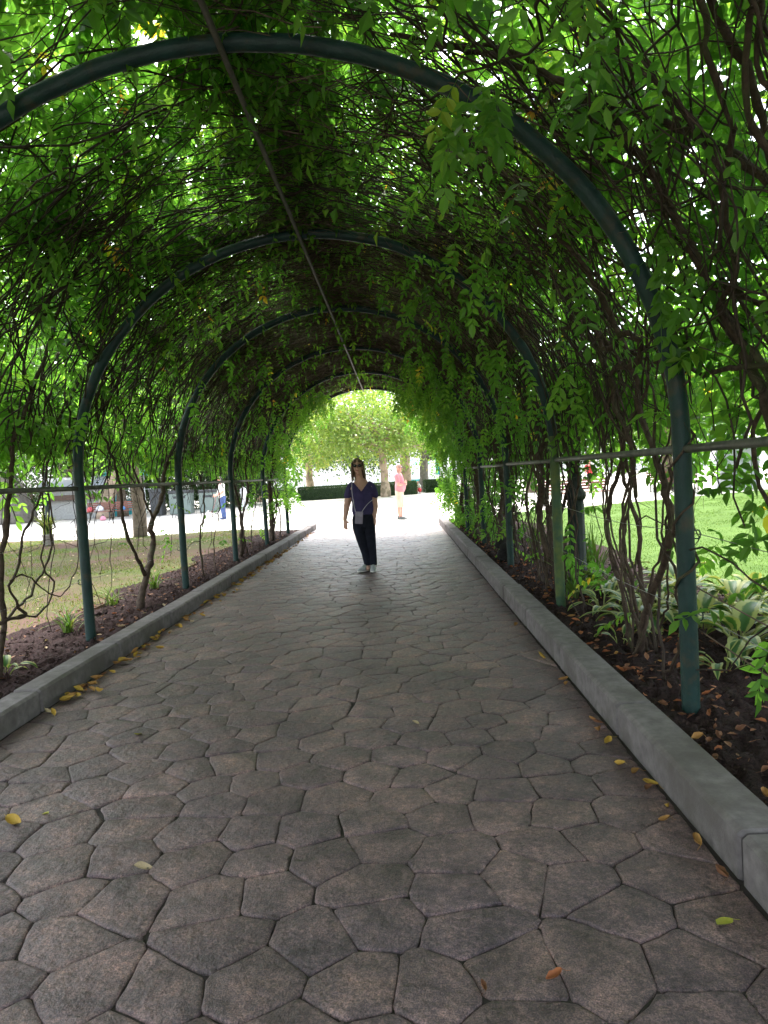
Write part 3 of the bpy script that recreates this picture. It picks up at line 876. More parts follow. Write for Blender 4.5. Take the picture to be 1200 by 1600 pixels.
# right side, near to far
def spray(mb):
    """the leafy sprays that hang low beside the first right post"""
    n = 46
    y = rng.uniform(2.4, 3.6, n); z = rng.uniform(0.55, 1.75, n)
    P = np.stack([1.66 + rng.uniform(-0.05, 0.5, n), y, z], 1)
    d = unit(np.stack([rng.uniform(-.7, .5, n), rng.uniform(-.8, .8, n), rng.uniform(-.6, .2, n)], 1))
    compound(mb, P, d, unit(np.array([0, 0, 1.0]) + rng.normal(0, .4, (n, 3))), rng.uniform(.24, .34, n), 5, rng.uniform(.07, .1, n), np.clip(rng.normal(.5, .15, n), 0, .85))
def low_hangers(mb):
    spray(mb)
    for (x, y, z), n, t in (((.42, 3.35, 3.20), 4, .62), ((.58, 3.3, 3.24), 4, .45), ((.75, 2.6, 3.10), 2, .60), ((.29, 3.4, 3.16), 3, .45), ((1.32, 3.5, 2.48), 3, .55), ((.46, 3.3, 3.2), 1, .93)):
        P = np.array([x, y, z]) + rng.normal(0, .05, (n, 3))
        d = unit(np.array([0, 0, -1.0]) + rng.normal(0, .35, (n, 3)))
        compound(mb, P, d, unit(np.array([0, -1.0, .3]) + rng.normal(0, .4, (n, 3))), rng.uniform(.20, .30, n), 4, rng.uniform(.075, .11, n), np.clip(t + rng.normal(0, .06, n), 0, .95), 2)
vine('thick leaning wisteria branches at the right edge before the first right post', (1.75, 2.6, 0.12), 1,
     [(U1s, [.036, .028, .019, .011]), (U2s, [.022, .016, .010]), (U3s, [.018, .012]), (U4s, [.022, .016, .010]), (U5s, [.014, .010]), (U6s, [.014, .008]),
      (wild_stem(1, 2.4, .4, True, .16), [.02, .01]), (wild_stem(1, 3.1, -.6, True, .2), [.016, .01]), (wild_stem(1, 3.0, .3, True, .26), [.012, .008]), (SPs, [.0075, .006])],
     -3.0, 3.9, 170, 1900, 400, 6, 34, wall0=-0.2, extra=low_hangers, twdrift=0.7, coat=.68, lowtw=.03, back=330)
vine('many stemmed wisteria with a looping branch between the first and second right posts', (1.6, 4.95, 0.12), 1,
     [(RAs, [.028, .022, .016, .010]), (RBs, [.020, .015, .009]), (RCs, [.020, .014, .009]), (LOOPs, [.014, .018, .020, .013]), (G1s, [.010, .008])] +
     [(wild_stem(1, 4.95 + random.uniform(-.1, .15), random.uniform(-.7, .8), True, random.uniform(.08, .2), .1), [random.uniform(.008, .013), .005]) for _ in range(9)],
     3.6, 6.8, 110, 1000, 300, 20, 34, 100, wall0=0.1, coat=.66, lowtw=.06, back=180)
vine('wisteria with twisted stems just behind the mossy second right post', (1.62, 7.4, 0.12), 1,
     [(wild_stem(1, 7.4, .25, True, .08, .12), [.036, .028, .016]), (wild_stem(1, 7.5, -.4, True, .14, .1), [.026, .014])] +
     [(wild_stem(1, 7.6 + random.uniform(-.3, .5), random.uniform(-.8, .9), True, random.uniform(.06, .2), .12), [random.uniform(.011, .02), .008]) for _ in range(9)],
     6.6, 9.8, 110, 950, 260, 24, 70, 380, wall0=-0.05, coat=.7, back=80)
vine('tangled wisteria stems between the third and fourth right posts', (1.62, 10.4, 0.12), 1,
     [(wild_stem(1, 10.4, .3, True, .08, .1), [.04, .02])] + [(wild_stem(1, 10.4 + random.uniform(-.6, .9), random.uniform(-.8, .9), True, random.uniform(.04, .2), .12), [random.uniform(.010, .018), .008]) for _ in range(9)],
     9.6, 12.8, 100, 900, 300, 60, 85, 520, wall0=-0.3, coat=.75)
vine('leafy wisteria climbing past the fifth right post', (1.62, 13.6, 0.12), 1,
     [(wild_stem(1, 13.6, .2, True, .06, .05), [.075, .06, .03])] + [(wild_stem(1, 13.4 + random.uniform(-.6, .9), random.uniform(-.6, .6), True, random.uniform(.04, .2)), [random.uniform(.010, .018), .008]) for _ in range(6)],
     12.6, 15.8, 90, 900, 420, 110, 170, 520, wall0=-0.7, hang_range=(0.0, 2.6), hang_off=(-0.40, 0.0))
vine('wisteria hanging in a thick green curtain at the right of the far opening', (1.62, 16.6, 0.12), 1,
     [(wild_stem(1, 16.6, .2, True, .06, .05), [.05, .03])] + [(wild_stem(1, 16.6 + random.uniform(-.6, .9), random.uniform(-.6, .6), True, random.uniform(.04, .2)), [random.uniform(.010, .018), .008]) for _ in range(6)],
     15.6, 19.0, 90, 950, 600, 220, 520, 300, wall0=-1.0, hang_range=(-0.9, 2.5), hang_off=(-0.50, 0.0))
#PART2
# ------------------------------------------------------------------ trees
def tree(label, base, trunk, tr, crowns, nleaf, leaf, lmat, bmat, group, tint=0.45, clumps=70, limbs=True, inner=0.55, name='tree', flare=1.5, dt=0.0):
    """trunk: control points above the base (local); crowns: list of (centre, radii) in local metres"""
    root = thing(name, label, 'tree', base, 0, group)
    mb = MB()
    n = 16
    pts = [(0, 0, -0.15)] + [tuple(p) for p in trunk]
    rr = [tr*flare, tr*1.02] + list(np.linspace(tr, tr*0.45, max(1, len(pts)-2)))
    P = resample(pts, n)
    r = np.interp(np.linspace(0, 1, n), np.linspace(0, 1, len(rr)), rr)*(1+rng.normal(0, .04, n))
    P[1:] += rng.normal(0, tr*0.06, (n-1, 3))
    tubes(mb, P[None], r[None], 12)
    tr_o = mb.build('trunk', bmat, root, True)
    top = np.array(pts[-1]); mid = np.array(pts[-2])
    mbl = MB(); mbf = MB()
    tot = sum(c[1][0]*c[1][1]*c[1][2] for c in crowns)
    for c, rad in crowns:
        c = np.array(c, float); rad = np.array(rad, float)
        frac = rad.prod()/tot
        k = max(8, int(clumps*frac))
        u = unit(rng.normal(0, 1, (k, 3)))
        R = rng.uniform(inner, 1.0, (k, 1))**0.6
        cc = c + u*R*rad
        if limbs:
            for q in cc[:: max(1, k//10)]:
                s = mid + (top-mid)*random.uniform(0.0, 1.0)
                m_ = (s+q)/2 + rng.normal(0, 0.12*rad.mean(), 3) + np.array([0, 0, 0.08*rad[2]])
                tube(mbl, [s, m_, q], [tr*0.42, tr*0.25, tr*0.08], 9, 6)
        m = int(nleaf*frac)
        w = rng.integers(0, k, m)
        cr = rad.mean()*0.24*rng.uniform(0.6, 1.4, k)
        p = cc[w] + rng.normal(0, 1, (m, 3))*cr[w][:, None]*np.array([1, 1, 0.75])
        out = unit(p - cc[w])
        d = unit(out + rng.normal(0, 0.7, (m, 3)) + np.array([0, 0, -0.25]))
        nr = unit(out*0.6 + np.array([0, 0, 0.8]) + rng.normal(0, 0.5, (m, 3)))
        L = leaf*rng.uniform(0.7, 1.3, m)
        t = np.clip(rng.normal(tint, 0.16, m) + rng.normal(0, 0.10, k)[w] + dt, 0, 1)
        leaflets(mbf, p, d, nr, L, L*rng.uniform(0.42, 0.6, m), t, 1)
    if limbs and mbl.n:
        lo = mbl.build('limbs', bmat, root, True)
    f = mbf.build('crown', lmat, root)
    f['kind'] = 'stuff'
    return root

G_L = 'shade trees left of the pergola'
tree('brown trunked tree in the left lawn between the second and third left posts', (-7.75, 20.7, 0.05), [(0.03, 0, 1.2), (-0.12, 0, 2.6), (-0.2, 0, 4.5), (-0.1, .2, 7)], 0.165,
     [((-0.3, -0.3, 6.2), (4.6, 4.2, 3.2)), ((1.9, -1.5, 3.9), (2.4, 2.2, 1.3)), ((-2.2, -1.2, 4.0), (2.2, 2.2, 1.5)), ((0.2, 1.2, 9), (3, 3, 2))], 15000, 0.17, M['treeleaf'], M['trunk'], G_L, clumps=110, flare=1.3)
tree('spreading tree over the left lawn whose trunk stands out of view', (-11.5, 13.2, 0.05), [(0, 0, 1.5), (.2, 0, 3.2), (.3, .2, 6)], 0.24,
     [((1.2, 0.2, 5.9), (4.8, 4.4, 2.6)), ((3.4, 1.0, 4.2), (2.4, 2.4, 1.3))], 12000, 0.17, M['treeleaf'], M['trunk'], G_L, clumps=90)
tree('tall leafy tree at the far left behind the grey kiosk', (-21.0, 45.0, 0), [(0, 0, 2), (.3, 0, 4), (.3, .2, 8)], 0.4,
     [((0, 0, 7.0), (6, 4.5, 4.5)), ((2, -2, 3.6), (4, 3, 1.6))], 9000, 0.30, M['darkleaf'], M['trunk'], G_L, clumps=90)
tree('huge grey tree trunk with a flared foot at the left edge', (-21.3, 38.3, 0), [(-.05, 0, 1.4), (-.3, 0, 3), (-.4, .2, 6), (0, 0, 10)], 0.62,
     [((0, 0, 9), (6, 5, 4)), ((-1, -2.2, 5), (4, 3, 2))], 8000, 0.28, M['treeleaf'], M['greybark'], G_L, flare=2.1, clumps=80)
tree('leaning tree with pale orange bark beyond the left plaza', (-16.1, 38.0, 0), [(.3, 0, 1.2), (.9, 0, 2.6), (1.7, 0, 4.2), (2.2, 0, 7)], 0.34,
     [((2, 1.5, 7.5), (5, 4, 3.5))], 7000, 0.26, M['darkleaf'], M['palebark'], G_L, clumps=70)
tree('dark straight trunk before the turquoise stall on the left', (-15.6, 39.3, 0), [(0, 0, 1.2), (.1, 0, 2.6), (.2, 0, 5), (0, 0, 8)], 0.22,
     [((0, 0.5, 6.6), (5, 4, 3.4)), ((1.6, -1.5, 3.7), (2.8, 2.2, 1.3))], 9000, 0.24, M['darkleaf'], M['trunk'], G_L, clumps=90)
tree('dense dark evergreen behind the dog walker', (-11.6, 45.5, 0), [(0, 0, 1.2), (0, 0, 2.4), (.1, 0, 5)], 0.3,
     [((0, 0, 5.0), (4.2, 3.2, 4.0)), ((1.2, -1.0, 1.6), (1.6, 1.2, 1.5))], 11000, 0.26, M['darkleaf'], M['trunk'], G_L, clumps=100)
tree('slender pale brown trunk just right of the dog walker', (-10.3, 52.0, 0), [(0, 0, 1.5), (.1, 0, 3.3), (0, 0, 6)], 0.24,
     [((0.3, 0, 6.2), (3.6, 3.2, 3.2)), ((1, -1, 3.6), (2.4, 2, 1.0))], 6000, 0.26, M['treeleaf'], M['palebark'], G_L, clumps=60)
for i, (x, y, r, h, lab) in enumerate([(-24.5, 46.5, 3.2, 2.3, 'big dark shrub behind the huge grey trunk at the far left'), (-18.5, 47.0, 3.2, 2.2, 'big dark shrub behind the grey roofed kiosk'),
                                       (-14.2, 45.0, 2.6, 2.1, 'big dark shrub behind the three far left bins'), (-11.2, 48.5, 2.0, 1.9, 'dark shrub beside the slender pale brown trunk')]):
    tree(lab, (x, y, 0), [(0, 0, .5), (.05, 0, 1.0), (0, 0, 1.8)], 0.10, [((0, 0, h), (r, 1.6, h*.95))], 4500, 0.24, M['darkleaf'], M['trunk'], 'big shrubs along the far left plaza', clumps=70, name='shrub')
G_F = 'trees seen through the far opening'
tree('round glossy magnolia in the middle of the far opening', (-0.93, 47.6, 0), [(0.03, 0, 1.2), (-.02, 0, 2.0), (-.1, 0, 3.0), (-.3, 0, 4.6)], 0.25,
     [((-0.7, 0, 5.0), (4.7, 3.2, 2.5)), ((2.2, -.5, 4.0), (2.2, 2, 1.5)), ((-3.4, -.4, 4.4), (2.2, 2.2, 1.7))], 13000, 0.25, M['magnolia'], M['palebark'], G_F, tint=0.5, clumps=150, inner=0.4)
tree('pale trunked tree at the left of the far opening', (-7.1, 56.0, 0), [(.05, 0, 1.5), (.1, 0, 3), (.1, 0, 5)], 0.27,
     [((.2, 0, 5.6), (3.4, 3, 2.6)), ((1.2, -1, 3.5), (1.8, 1.5, .9))], 6000, 0.27, M['magnolia'], M['palebark'], G_F, tint=0.6, clumps=70)
tree('blue green tree behind the magnolia with low hanging foliage', (-3.6, 63.0, 0), [(0, 0, 1.5), (0, 0, 3), (0, 0, 5)], 0.25,
     [((0, 0, 4.4), (4.6, 3, 2.2))], 7000, 0.27, M['darkleaf'], M['trunk'], G_F, clumps=80)
tree('reddish trunk right behind the man in pink', (0.55, 57.5, 0), [(.05, 0, 1.5), (.1, 0, 3), (.1, 0, 6)], 0.42,
     [((0, 0, 8), (4, 3, 3))], 5000, 0.3, M['treeleaf'], M['palebark'], G_F, clumps=60)
tree('thick grey tree forking low at the right of the far opening', (1.95, 54.5, 0), [(.05, 0, 1.2), (.1, 0, 2.3), (.3, 0, 3.4)], 0.33,
     [((1.0, 0, 5.2), (3.6, 3, 2.4)), ((2.2, -.8, 3.9), (2.2, 1.6, 1.1))], 7000, 0.26, M['treeleaf'], M['greybark'], G_F, clumps=80)
G_R = 'trees beyond the right lawn'
for i, (x, y, h, lab) in enumerate([(7.5, 40, 7.5, 'tree behind the right lawn nearest the far opening'), (12.5, 33, 7.0, 'tree at the far side of the right lawn, behind the slatted bench'),
                                    (19.5, 37, 8.5, 'tree beyond the right lawn behind the grey cabinet'), (17.5, 26, 6.0, 'tree beyond the right lawn at the edge of view'),
                                    (27, 31, 8.0, 'tree far beyond the right lawn outside the edge of view'), (11.5, 16.5, 7.0, 'tree whose crown overhangs the right lawn from outside the frame'), (8.2, 6.2, 6.5, 'tree whose crown shows behind the leaning vine branches at the upper right')]):
    tree('light green ' + lab, (x, y, 0), [(0, 0, 1.5), (.1, 0, 2.6), (.1, .1, h*.7)], 0.24,
         [((0, 0, h*.72), (4.6, 4.0, h*.36)), ((-1.5, -1.5, h*.45), (2.6, 2.2, 1.3))], 8000, 0.23, M['treeleaf'], M['trunk'], G_R, tint=0.6, clumps=80)
mbw = MB()
for i in range(46):
    az = rng.uniform(-1.15, 1.15); D = rng.uniform(84, 100)
    c = np.array([D*math.sin(az), D*math.cos(az), rng.uniform(3.2, 8.5)])
    if abs(c[0]) < 10: c[2] = rng.uniform(6.5, 10)
    m = 650
    u = unit(rng.normal(0, 1, (m, 3)))*rng.uniform(.5, 1, (m, 1))*np.array([5, 4, 3.4])
    leaflets(mbw, c+u, unit(u+rng.normal(0, 2, (m, 3))), unit(u+np.array([0, 0, 3.0])), 0.75*rng.uniform(.6, 1.3, m), 0.42, np.clip(rng.normal(.5, .2, m), 0, 1), 1)
o = mbw.build('distant_trees', M['treeleaf'])
tag(o, 'belt of trees closing the view far behind the plaza', None, kind='stuff')

# hedge
def hedge(label, x0, x1, y0, y1, h, n, group='clipped hedges of the far plaza'):
    root = thing('hedge', label, 'hedge', ((x0+x1)/2, (y0+y1)/2, 0), 0, group)
    lx, ly = (x1-x0)/2, (y1-y0)/2
    mb = MB(); box(mb, (0, 0, h/2-.03), (2*lx-.10, 2*ly-.10, h-.06))
    mb.A = {'tint': [np.full(mb.n, 0.2)]}
    mb.build('core', M['hedge'], root)
    u = rng.uniform(-1, 1, (n, 3))
    f = rng.choice(3, n, p=[.1, .4, .5]); s = np.where(f == 2, 1, np.sign(rng.normal(0, 1, n)))
    u[np.arange(n), f] = s
    p = np.stack([u[:, 0]*lx, u[:, 1]*ly, (u[:, 2]*.5+.5)*h], 1) + rng.normal(0, .025, (n, 3))
    out = np.zeros((n, 3)); out[np.arange(n), f] = s
    mb = MB()
    leaflets(mb, p, unit(out+rng.normal(0, .8, (n, 3))), unit(out*.7+rng.normal(0, .6, (n, 3))), rng.uniform(.07, .13, n), .06, np.clip(rng.normal(.5, .2, n), 0, 1), 1)
    mb.build('foliage', M['hedge'], root)['kind'] = 'stuff'
hedge('long clipped hedge across the far opening behind the woman', -7.1, 1.2, 49.4, 50.7, 0.85, 9000)
hedge('short clipped hedge between the man in pink and the grey tree', 1.9, 3.1, 51.5, 52.8, 0.85, 2500)
hedge('low hedge at the far left of the opening, left of the long hedge', -12.0, -9.0, 60, 61.2, 0.8, 2500)
hedge('small clipped hedge right of the forked grey tree', 3.3, 4.5, 57, 58.2, 0.85, 1500)

# far pale building
B_w = flat('pale_render', (0.72, 0.70, 0.66), 0.8, v=.05, scale=.6)
B_g = flat('window_glass', (0.25, 0.29, 0.32), 0.15, .5, v=.2)
B_f = flat('window_frame', (0.65, 0.64, 0.62), 0.6)
B_r = flat('roof_tile', (0.30, 0.17, 0.12), 0.8)
bl = thing('building', 'long pale building closing the far end behind the trees', 'building', (0, 112, 0))
mb = MB(); box(mb, (0, 5, 5.5), (150, 10, 11)); mb.build('wall', B_w, bl)
mb = MB(); box(mb, (0, 5, 11.6), (151.4, 11.4, 1.2), taper=.96); mb.build('roof', B_r, bl)
wm = MB(); box(wm, (0, 0, 0), (1.3, .06, 1.9)); wm = wm.mesh('window', B_g)
fm = MB()
for dx in (-.7, .7): box(fm, (dx, 0, 0), (.1, .12, 2.1))
for dz in (-1.0, 1.0): box(fm, (0, 0, dz), (1.3, .12, .1))
box(fm, (0, -.01, 0), (.07, .1, 1.9)); fm = fm.mesh('frame', B_f)
for fl in range(2):
    for i in range(-12, 13):
        if abs(i) % 1 == 0:
            w = link(bpy.data.objects.new('window', wm), bl); w.location = (i*4.4+1.1, -.032, 5.0+fl*2.6)
            f = link(bpy.data.objects.new('frame', fm), w); f.location = (0, -.06, 0)

# ------------------------------------------------------------------ furniture of the park
def lamp_post(label, loc, h=3.7, s=1.0):
    root = thing('lamp_post', label, 'lamp post', loc, 0, 'iron lamp posts')
    mb = MB()
    lathe(mb, [(.125, -.1), (.125, .06), (.10, .10), (.085, .16), (.083, 1.00)], sides=40, flute=.03, nfl=12)
    mb.build('base_column', M['iron'], root, True)
    mb = MB()
    lathe(mb, [(.084, .985), (.097, 1.00), (.104, 1.03), (.100, 1.06), (.078, 1.09), (.066, 1.12), (.062, 1.16), (.072, 1.19), (.074, 1.22), (.060, 1.25), (.055, 1.30)], sides=48, flute=.05, nfl=16)
    mb.build('collar', M['iron'], root, True)
    mb = MB()
    lathe(mb, [(.053, 1.29), (.050, 1.6), (.044, h-.5), (.060, h-.47), (.060, h-.43), (.036, h-.38), (.034, h)], sides=20)
    mb.build('shaft', M['iron'], root, True)
    mb = MB()
    lathe(mb, [(.05, h), (.14, h+.03), (.20, h+.40), (.10, h+.52), (.03, h+.62), (.0, h+.66)], sides=6)
    mb.build('lantern', flat('lantern_glass', (.55, .55, .5), .2, .5) if 'lantern_glass' not in bpy.data.materials else bpy.data.materials['lantern_glass'], root)
    return root
lamp_post('dark cast iron lamp post wrapped in vine stems behind the mossy right post', (1.80, 7.25, 0.10))
lamp_post('distant dark lamp post in front of the kiosk at the far left', (-18.2, 36, 0))
# stems that climb the lamp post
mb = MB()
for k in range(7):
    a0 = rng.uniform(0, 6.28)
    tube(mb, [(1.80+(.070)*math.cos(a0+t*rng.uniform(.8, 1.3)), 7.25+.070*math.sin(a0+t), 1.35+t*.27) for t in np.linspace(0, 7, 30)], [.005, .003], 60, 4)
n = 90
P = np.stack([1.8+rng.normal(0, .07, n), 7.25+rng.normal(0, .07, n), rng.uniform(1.25, 2.6, n)], 1)
climb = mb.build('climbing_vine', M['twig'], None, True)
tag(climb, 'thin brown climber stems wound round the iron lamp post', 'vine')
mb = MB()
leaflets(mb, P, unit(rng.normal(0, 1, (n, 3))+np.array([0, 0, -.4])), unit(rng.normal(0, 1, (n, 3))), rng.uniform(.04, .07, n), .03, np.clip(rng.normal(.6, .15, n), 0, .9), 2)
mb.build('leaves', M['leaf'], climb)['kind'] = 'stuff'

wood_r = flat('red_brown_slat', (0.20, 0.085, 0.065), 0.6, v=.25)
metal_d = flat('dark_metal', (0.05, 0.053, 0.056), 0.5)
def bench(label, loc, rz, L):
    root = thing('bench', label, 'bench', loc, rz, 'slatted park benches')
    for k in range(5):
        bevel_box('slat', (0, -.22+k*.105, .43), (L, .085, .03), wood_r, root, bev=.006)
    for k in range(4):
        bevel_box('slat', (0, .27+k*.022, .55+k*.10), (L, .03, .08), wood_r, root, bev=.006)
    for s in (-1, 0, 1):
        mb = MB()
        x = s*(L/2-.15)
        box(mb, (x, -.20, .205), (.05, .05, .41)); box(mb, (x, .24, .205), (.05, .05, .41)); box(mb, (x, .02, .39), (.05, .49, .04)); box(mb, (x, .335, .66), (.05, .03, .5), tilt=((1, 0, 0), -.2))
        mb.build('leg', metal_d, root)
bench('long red brown slatted bench by the turquoise stall at the far left', (-14.9, 36.0, 0), 0, 2.7)
bench('red brown slatted bench beyond the right lawn, seen beside the iron lamp post', (6.3, 25.6, 0), 0.06, 2.6)
bench('red brown slatted bench far across the right lawn behind the many stemmed vine', (12.2, 31.5, 0), -.05, 2.2)

turq = flat('turquoise_panel', (0.05, 0.42, 0.46), 0.5, v=.08)
white_p = flat('white_panel', (0.70, 0.72, 0.72), 0.6, v=.06)
def stall(label, loc, rz, w, group='turquoise stalls of the far plaza'):
    root = thing('market_stall', label, 'stall', loc, rz, group)
    for s in (-1, 1):
        for t in (-1, 1):
            bevel_box('post', (s*(w/2-.03), t*.7, 1.15), (.06, .06, 2.3), white_p, root, bev=.006)
    bevel_box('side_panel', (-w/2+.35, -.72, 1.0), (.6, .03, 2.0), turq, root, bev=.006)
    bevel_box('counter', (.2, -.70, .95), (w*.62, .30, .06), white_p, root, bev=.01)
    bevel_box('counter_front', (.2, -.68, .48), (w*.62, .03, .88), turq, root, bev=.006)
    bevel_box('shelf', (.2, .5, 1.45), (w*.7, .3, .04), white_p, root, bev=.006)
    mb = MB()
    V = [(-w/2-.1, -.9, 2.25), (w/2+.1, -.9, 2.25), (w/2+.1, .9, 2.25), (-w/2-.1, .9, 2.25), (-w/2-.1, 0, 2.75), (w/2+.1, 0, 2.75)]
    mb.add(V, [[0, 1, 5, 4], [2, 3, 4, 5], [0, 3, 2, 1]]); mb.F.append(np.array([[1, 2, 5], [3, 0, 4]]))
    mb.build('canopy', turq, root)
    return root
stall('turquoise and white stall behind the bench at the far left', (-15.6, 40.6, 0), 0, 2.3)
stall('turquoise stall between the reddish trunk and the forked grey tree', (1.55, 64, 0), 0, 2.4)
fl = thing('banner', 'narrow turquoise banner hanging from a pole at the right of the far opening', 'banner', (3.45, 58.5, 0))
mb = MB(); tube(mb, [(0, 0, 0), (0, 0, 3.0)], [.035, .03], 6, 8); mb.build('pole', metal_d, fl, True)
mb = MB()
P = np.array([[x, .04*math.sin(z*3), z] for z in np.linspace(1.25, 2.75, 9) for x in (-.32, -.03)])
F = [[2*i, 2*i+1, 2*i+3, 2*i+2] for i in range(8)]
mb.add(P, F); mb.add(P+[0, .012, 0], [f[::-1] for f in F]); mb.build('cloth', turq, fl, True)

grey_roof = flat('grey_vault_roof', (0.33, 0.36, 0.40), 0.4, .5, v=.1)
ks = thing('kiosk', 'low kiosk with a grey rounded metal roof at the far left', 'kiosk', (-18.3, 40.2, 0))
mb = MB()
a = np.linspace(0, math.pi, 15)
top = np.stack([0*a, 1.15*np.cos(a), 1.65+.72*np.sin(a)], 1)
V = np.vstack([top+[-1.9, 0, 0], top+[1.9, 0, 0]]); n = 15
mb.add(V, [[i, i+1, n+i+1, n+i] for i in range(n-1)]); mb.F.append(np.array([list(range(n))[::-1]])); mb.F.append(np.array([list(range(n, 2*n))]))
mb.build('roof', grey_roof, ks)
bevel_box('wall', (0, .1, .8), (3.5, 1.9, 1.6), flat('kiosk_wall', (.36, .36, .35), .7), ks, bev=.02)
bevel_box('counter', (0, -1.0, 1.22), (3.4, .35, .30), flat('kiosk_counter', (.10, .065, .05), .6), ks, bev=.01)
for s in (-1, 1): bevel_box('corner_post', (s*1.72, -1.02, .8), (.09, .09, 1.62), metal_d, ks, bev=.008)

cab = flat('grey_green_steel', (0.17, 0.21, 0.19), 0.5, v=.1)
def bin_(label, loc, w, h, m, group):
    root = thing('recycling_bin', label, 'bin', loc, 0, group)
    bevel_box('body', (0, 0, h*.44), (w, .75, h*.86), m, root, bev=.03)
    bevel_box('lid', (0, 0, h*.92), (w+.06, .82, h*.14), metal_d, root, bev=.04)
    bevel_box('slot', (0, -.385, h*.70), (w*.55, .02, h*.10), metal_d, root, bev=.004)
    for s in (-1, 1): bevel_box('leg', (s*w*.38, 0, .03), (.1, .6, .06), metal_d, root, bev=.01)
bin_('tall black bin left of the three far left bins', (-12.95, 37.5, 0), .62, 1.45, metal_d, 'bins along the far left plaza')
bin_('wide grey green bin, middle one of the three far left bins', (-11.75, 37.8, 0), 1.15, 1.30, cab, 'bins along the far left plaza')
bin_('grey green bin with a dark lid, right one of the three far left bins', (-10.35, 38.2, 0), .95, 1.25, cab, 'bins along the far left plaza')
bo = thing('bollard', 'short white stone bollard left of the dog walker', 'bollard', (-8.75, 39.5, 0))
mb = MB(); lathe(mb, [(.30, 0), (.30, .16), (.24, .2), (.17, .28), (.16, .85), (.20, .9), (.20, .97)], sides=20); mb.build('post', flat('pale_stone', (.6, .6, .6), .7, v=.06), bo, True)
mb = MB(); lathe(mb, [(.19, .968), (.17, 1.12), (.10, 1.22), (0.001, 1.26)], sides=20); mb.build('cap', bpy.data.materials['pale_stone'], bo, True)
cb = thing('utility_cabinet', 'grey utility cabinet across the right lawn at the right edge', 'cabinet', (14.3, 30, 0))
bevel_box('body', (0, 0, .95), (1.5, .7, 1.6), flat('cabinet_grey', (.34, .36, .38), .5, v=.08), cb, bev=.02)
bevel_box('roof', (0, 0, 1.79), (1.66, .84, .08), flat('cabinet_roof', (.22, .23, .24), .5), cb, bev=.02)
for s in (-1, 1): bevel_box('door', (s*.36, -.36, .95), (.68, .03, 1.45), bpy.data.materials['cabinet_grey'], cb, bev=.008)
bevel_box('plinth', (0, 0, .075), (1.6, .8, .15), bpy.data.materials['pale_stone'], cb, bev=.02)
# bags lying on the far left bench
def bag(label, loc, c, s):
    root = thing('bag', label, 'bag', loc)
    mb = MB(); lathe(mb, [(s*.8, 0), (s, s*.3), (s*.92, s*.9), (s*.5, s*1.35), (s*.2, s*1.5)], sides=12)
    mb.build('sack', flat('bag_'+c[0], c[1], .7), root, True)
    mb = MB(); tube(mb, [(-s*.3, 0, s*1.35), (-s*.2, 0, s*1.9), (s*.2, 0, s*1.9), (s*.3, 0, s*1.35)], [.018], 12, 5); mb.build('handle', metal_d, root, True)
bag('white and grey bag standing on the far left bench', (-15.45, 35.95, .445), ('pale', (.62, .62, .66)), .2)
bag('small blue bag standing on the far left bench', (-14.25, 35.95, .445), ('blue', (.08, .2, .42)), .14)
bag('pink bag lying on the ground before the far left bench', (-15.0, 35.2, 0), ('pink', (.62, .25, .33)), .15)
bag('red bag standing at the left end of the far left bench', (-15.95, 35.95, .445), ('red', (.5, .09, .1)), .17)

# pot with a striped plant on the left lawn edge
pt = thing('plant_pot', 'small round concrete pot at the far edge of the left lawn', 'plant pot', (-9.75, 19.2, 0.055))
mb = MB(); lathe(mb, [(.13, 0), (.145, .05), (.155, .26), (.17, .27), (.17, .31), (.14, .31), (.135, .26)], sides=20); mb.build('pot', flat('pot_concrete', (.30, .27, .24), .85), pt, True)

# ------------------------------------------------------------------ hostas and other bed plants
def hosta_leaf_mesh(L, W, arch, stalk, fold, seed):
    r = random.Random(seed)
    nu, nv = 9, 7
    V = []; A = []
    def centre(t):      # stalk then blade along +x, rising and arching over
        ang = 1.15 - arch*t
        return ang
    # integrate the midline
    pts = [(0.0, 0.0)]
    x = z = 0.0
    K = 22
    for k in range(K):
        t = k/K
        ang = 1.25 - arch*(t**1.2)
        x += math.cos(ang)*(stalk+L)/K; z += math.sin(ang)*(stalk+L)/K
        pts.append((x, z))
    P = np.array(pts); s = np.linspace(0, stalk+L, K+1)
    F = []
    for i in range(nu):
        t = i/(nu-1)
        ss = stalk + L*t
        px, pz = np.interp(ss, s, P[:, 0]), np.interp(ss, s, P[:, 1])
        e = 0.02
        dx, dz = np.interp(min(ss+e, s[-1]), s, P[:, 0])-np.interp(ss-e, s, P[:, 0]), np.interp(min(ss+e, s[-1]), s, P[:, 1])-np.interp(ss-e, s, P[:, 1])
        l = math.hypot(dx, dz) or 1
        nx_, nz_ = -dz/l, dx/l
        w = W*0.5*(math.sin(math.pi*min(1, (t*.97+.03))**0.72))**0.9 if t < 1 else 0.001
        for j in range(nv):
            v = j/(nv-1)*2-1
            up = fold*abs(v)*w + 0.05*W*math.sin(t*9+v*2.5+seed)*abs(v)
            V.append((px + nx_*up, v*w, pz + nz_*up)); A.append(abs(v))
    for i in range(nu-1):
        for j in range(nv-1):
            F.append([i*nv+j, i*nv+j+1, (i+1)*nv+j+1, (i+1)*nv+j])
    mb = MB()
    mb.add(V, F, margin=A)
    q = resample([(P[k][0], 0, P[k][1]) for k in range(0, int(K*stalk/(stalk+L))+2, 2)], 6)
    tubes(mb, q[None], np.full((1, 6), .005), 5, cap=False, margin=0.9)
    return mb.mesh('leaf', M['hosta'], True)
HL = [hosta_leaf_mesh(random.uniform(.19, .26), random.uniform(.075, .115), random.uniform(1.7, 2.6), random.uniform(.10, .20), random.uniform(.10, .35), i) for i in range(8)]
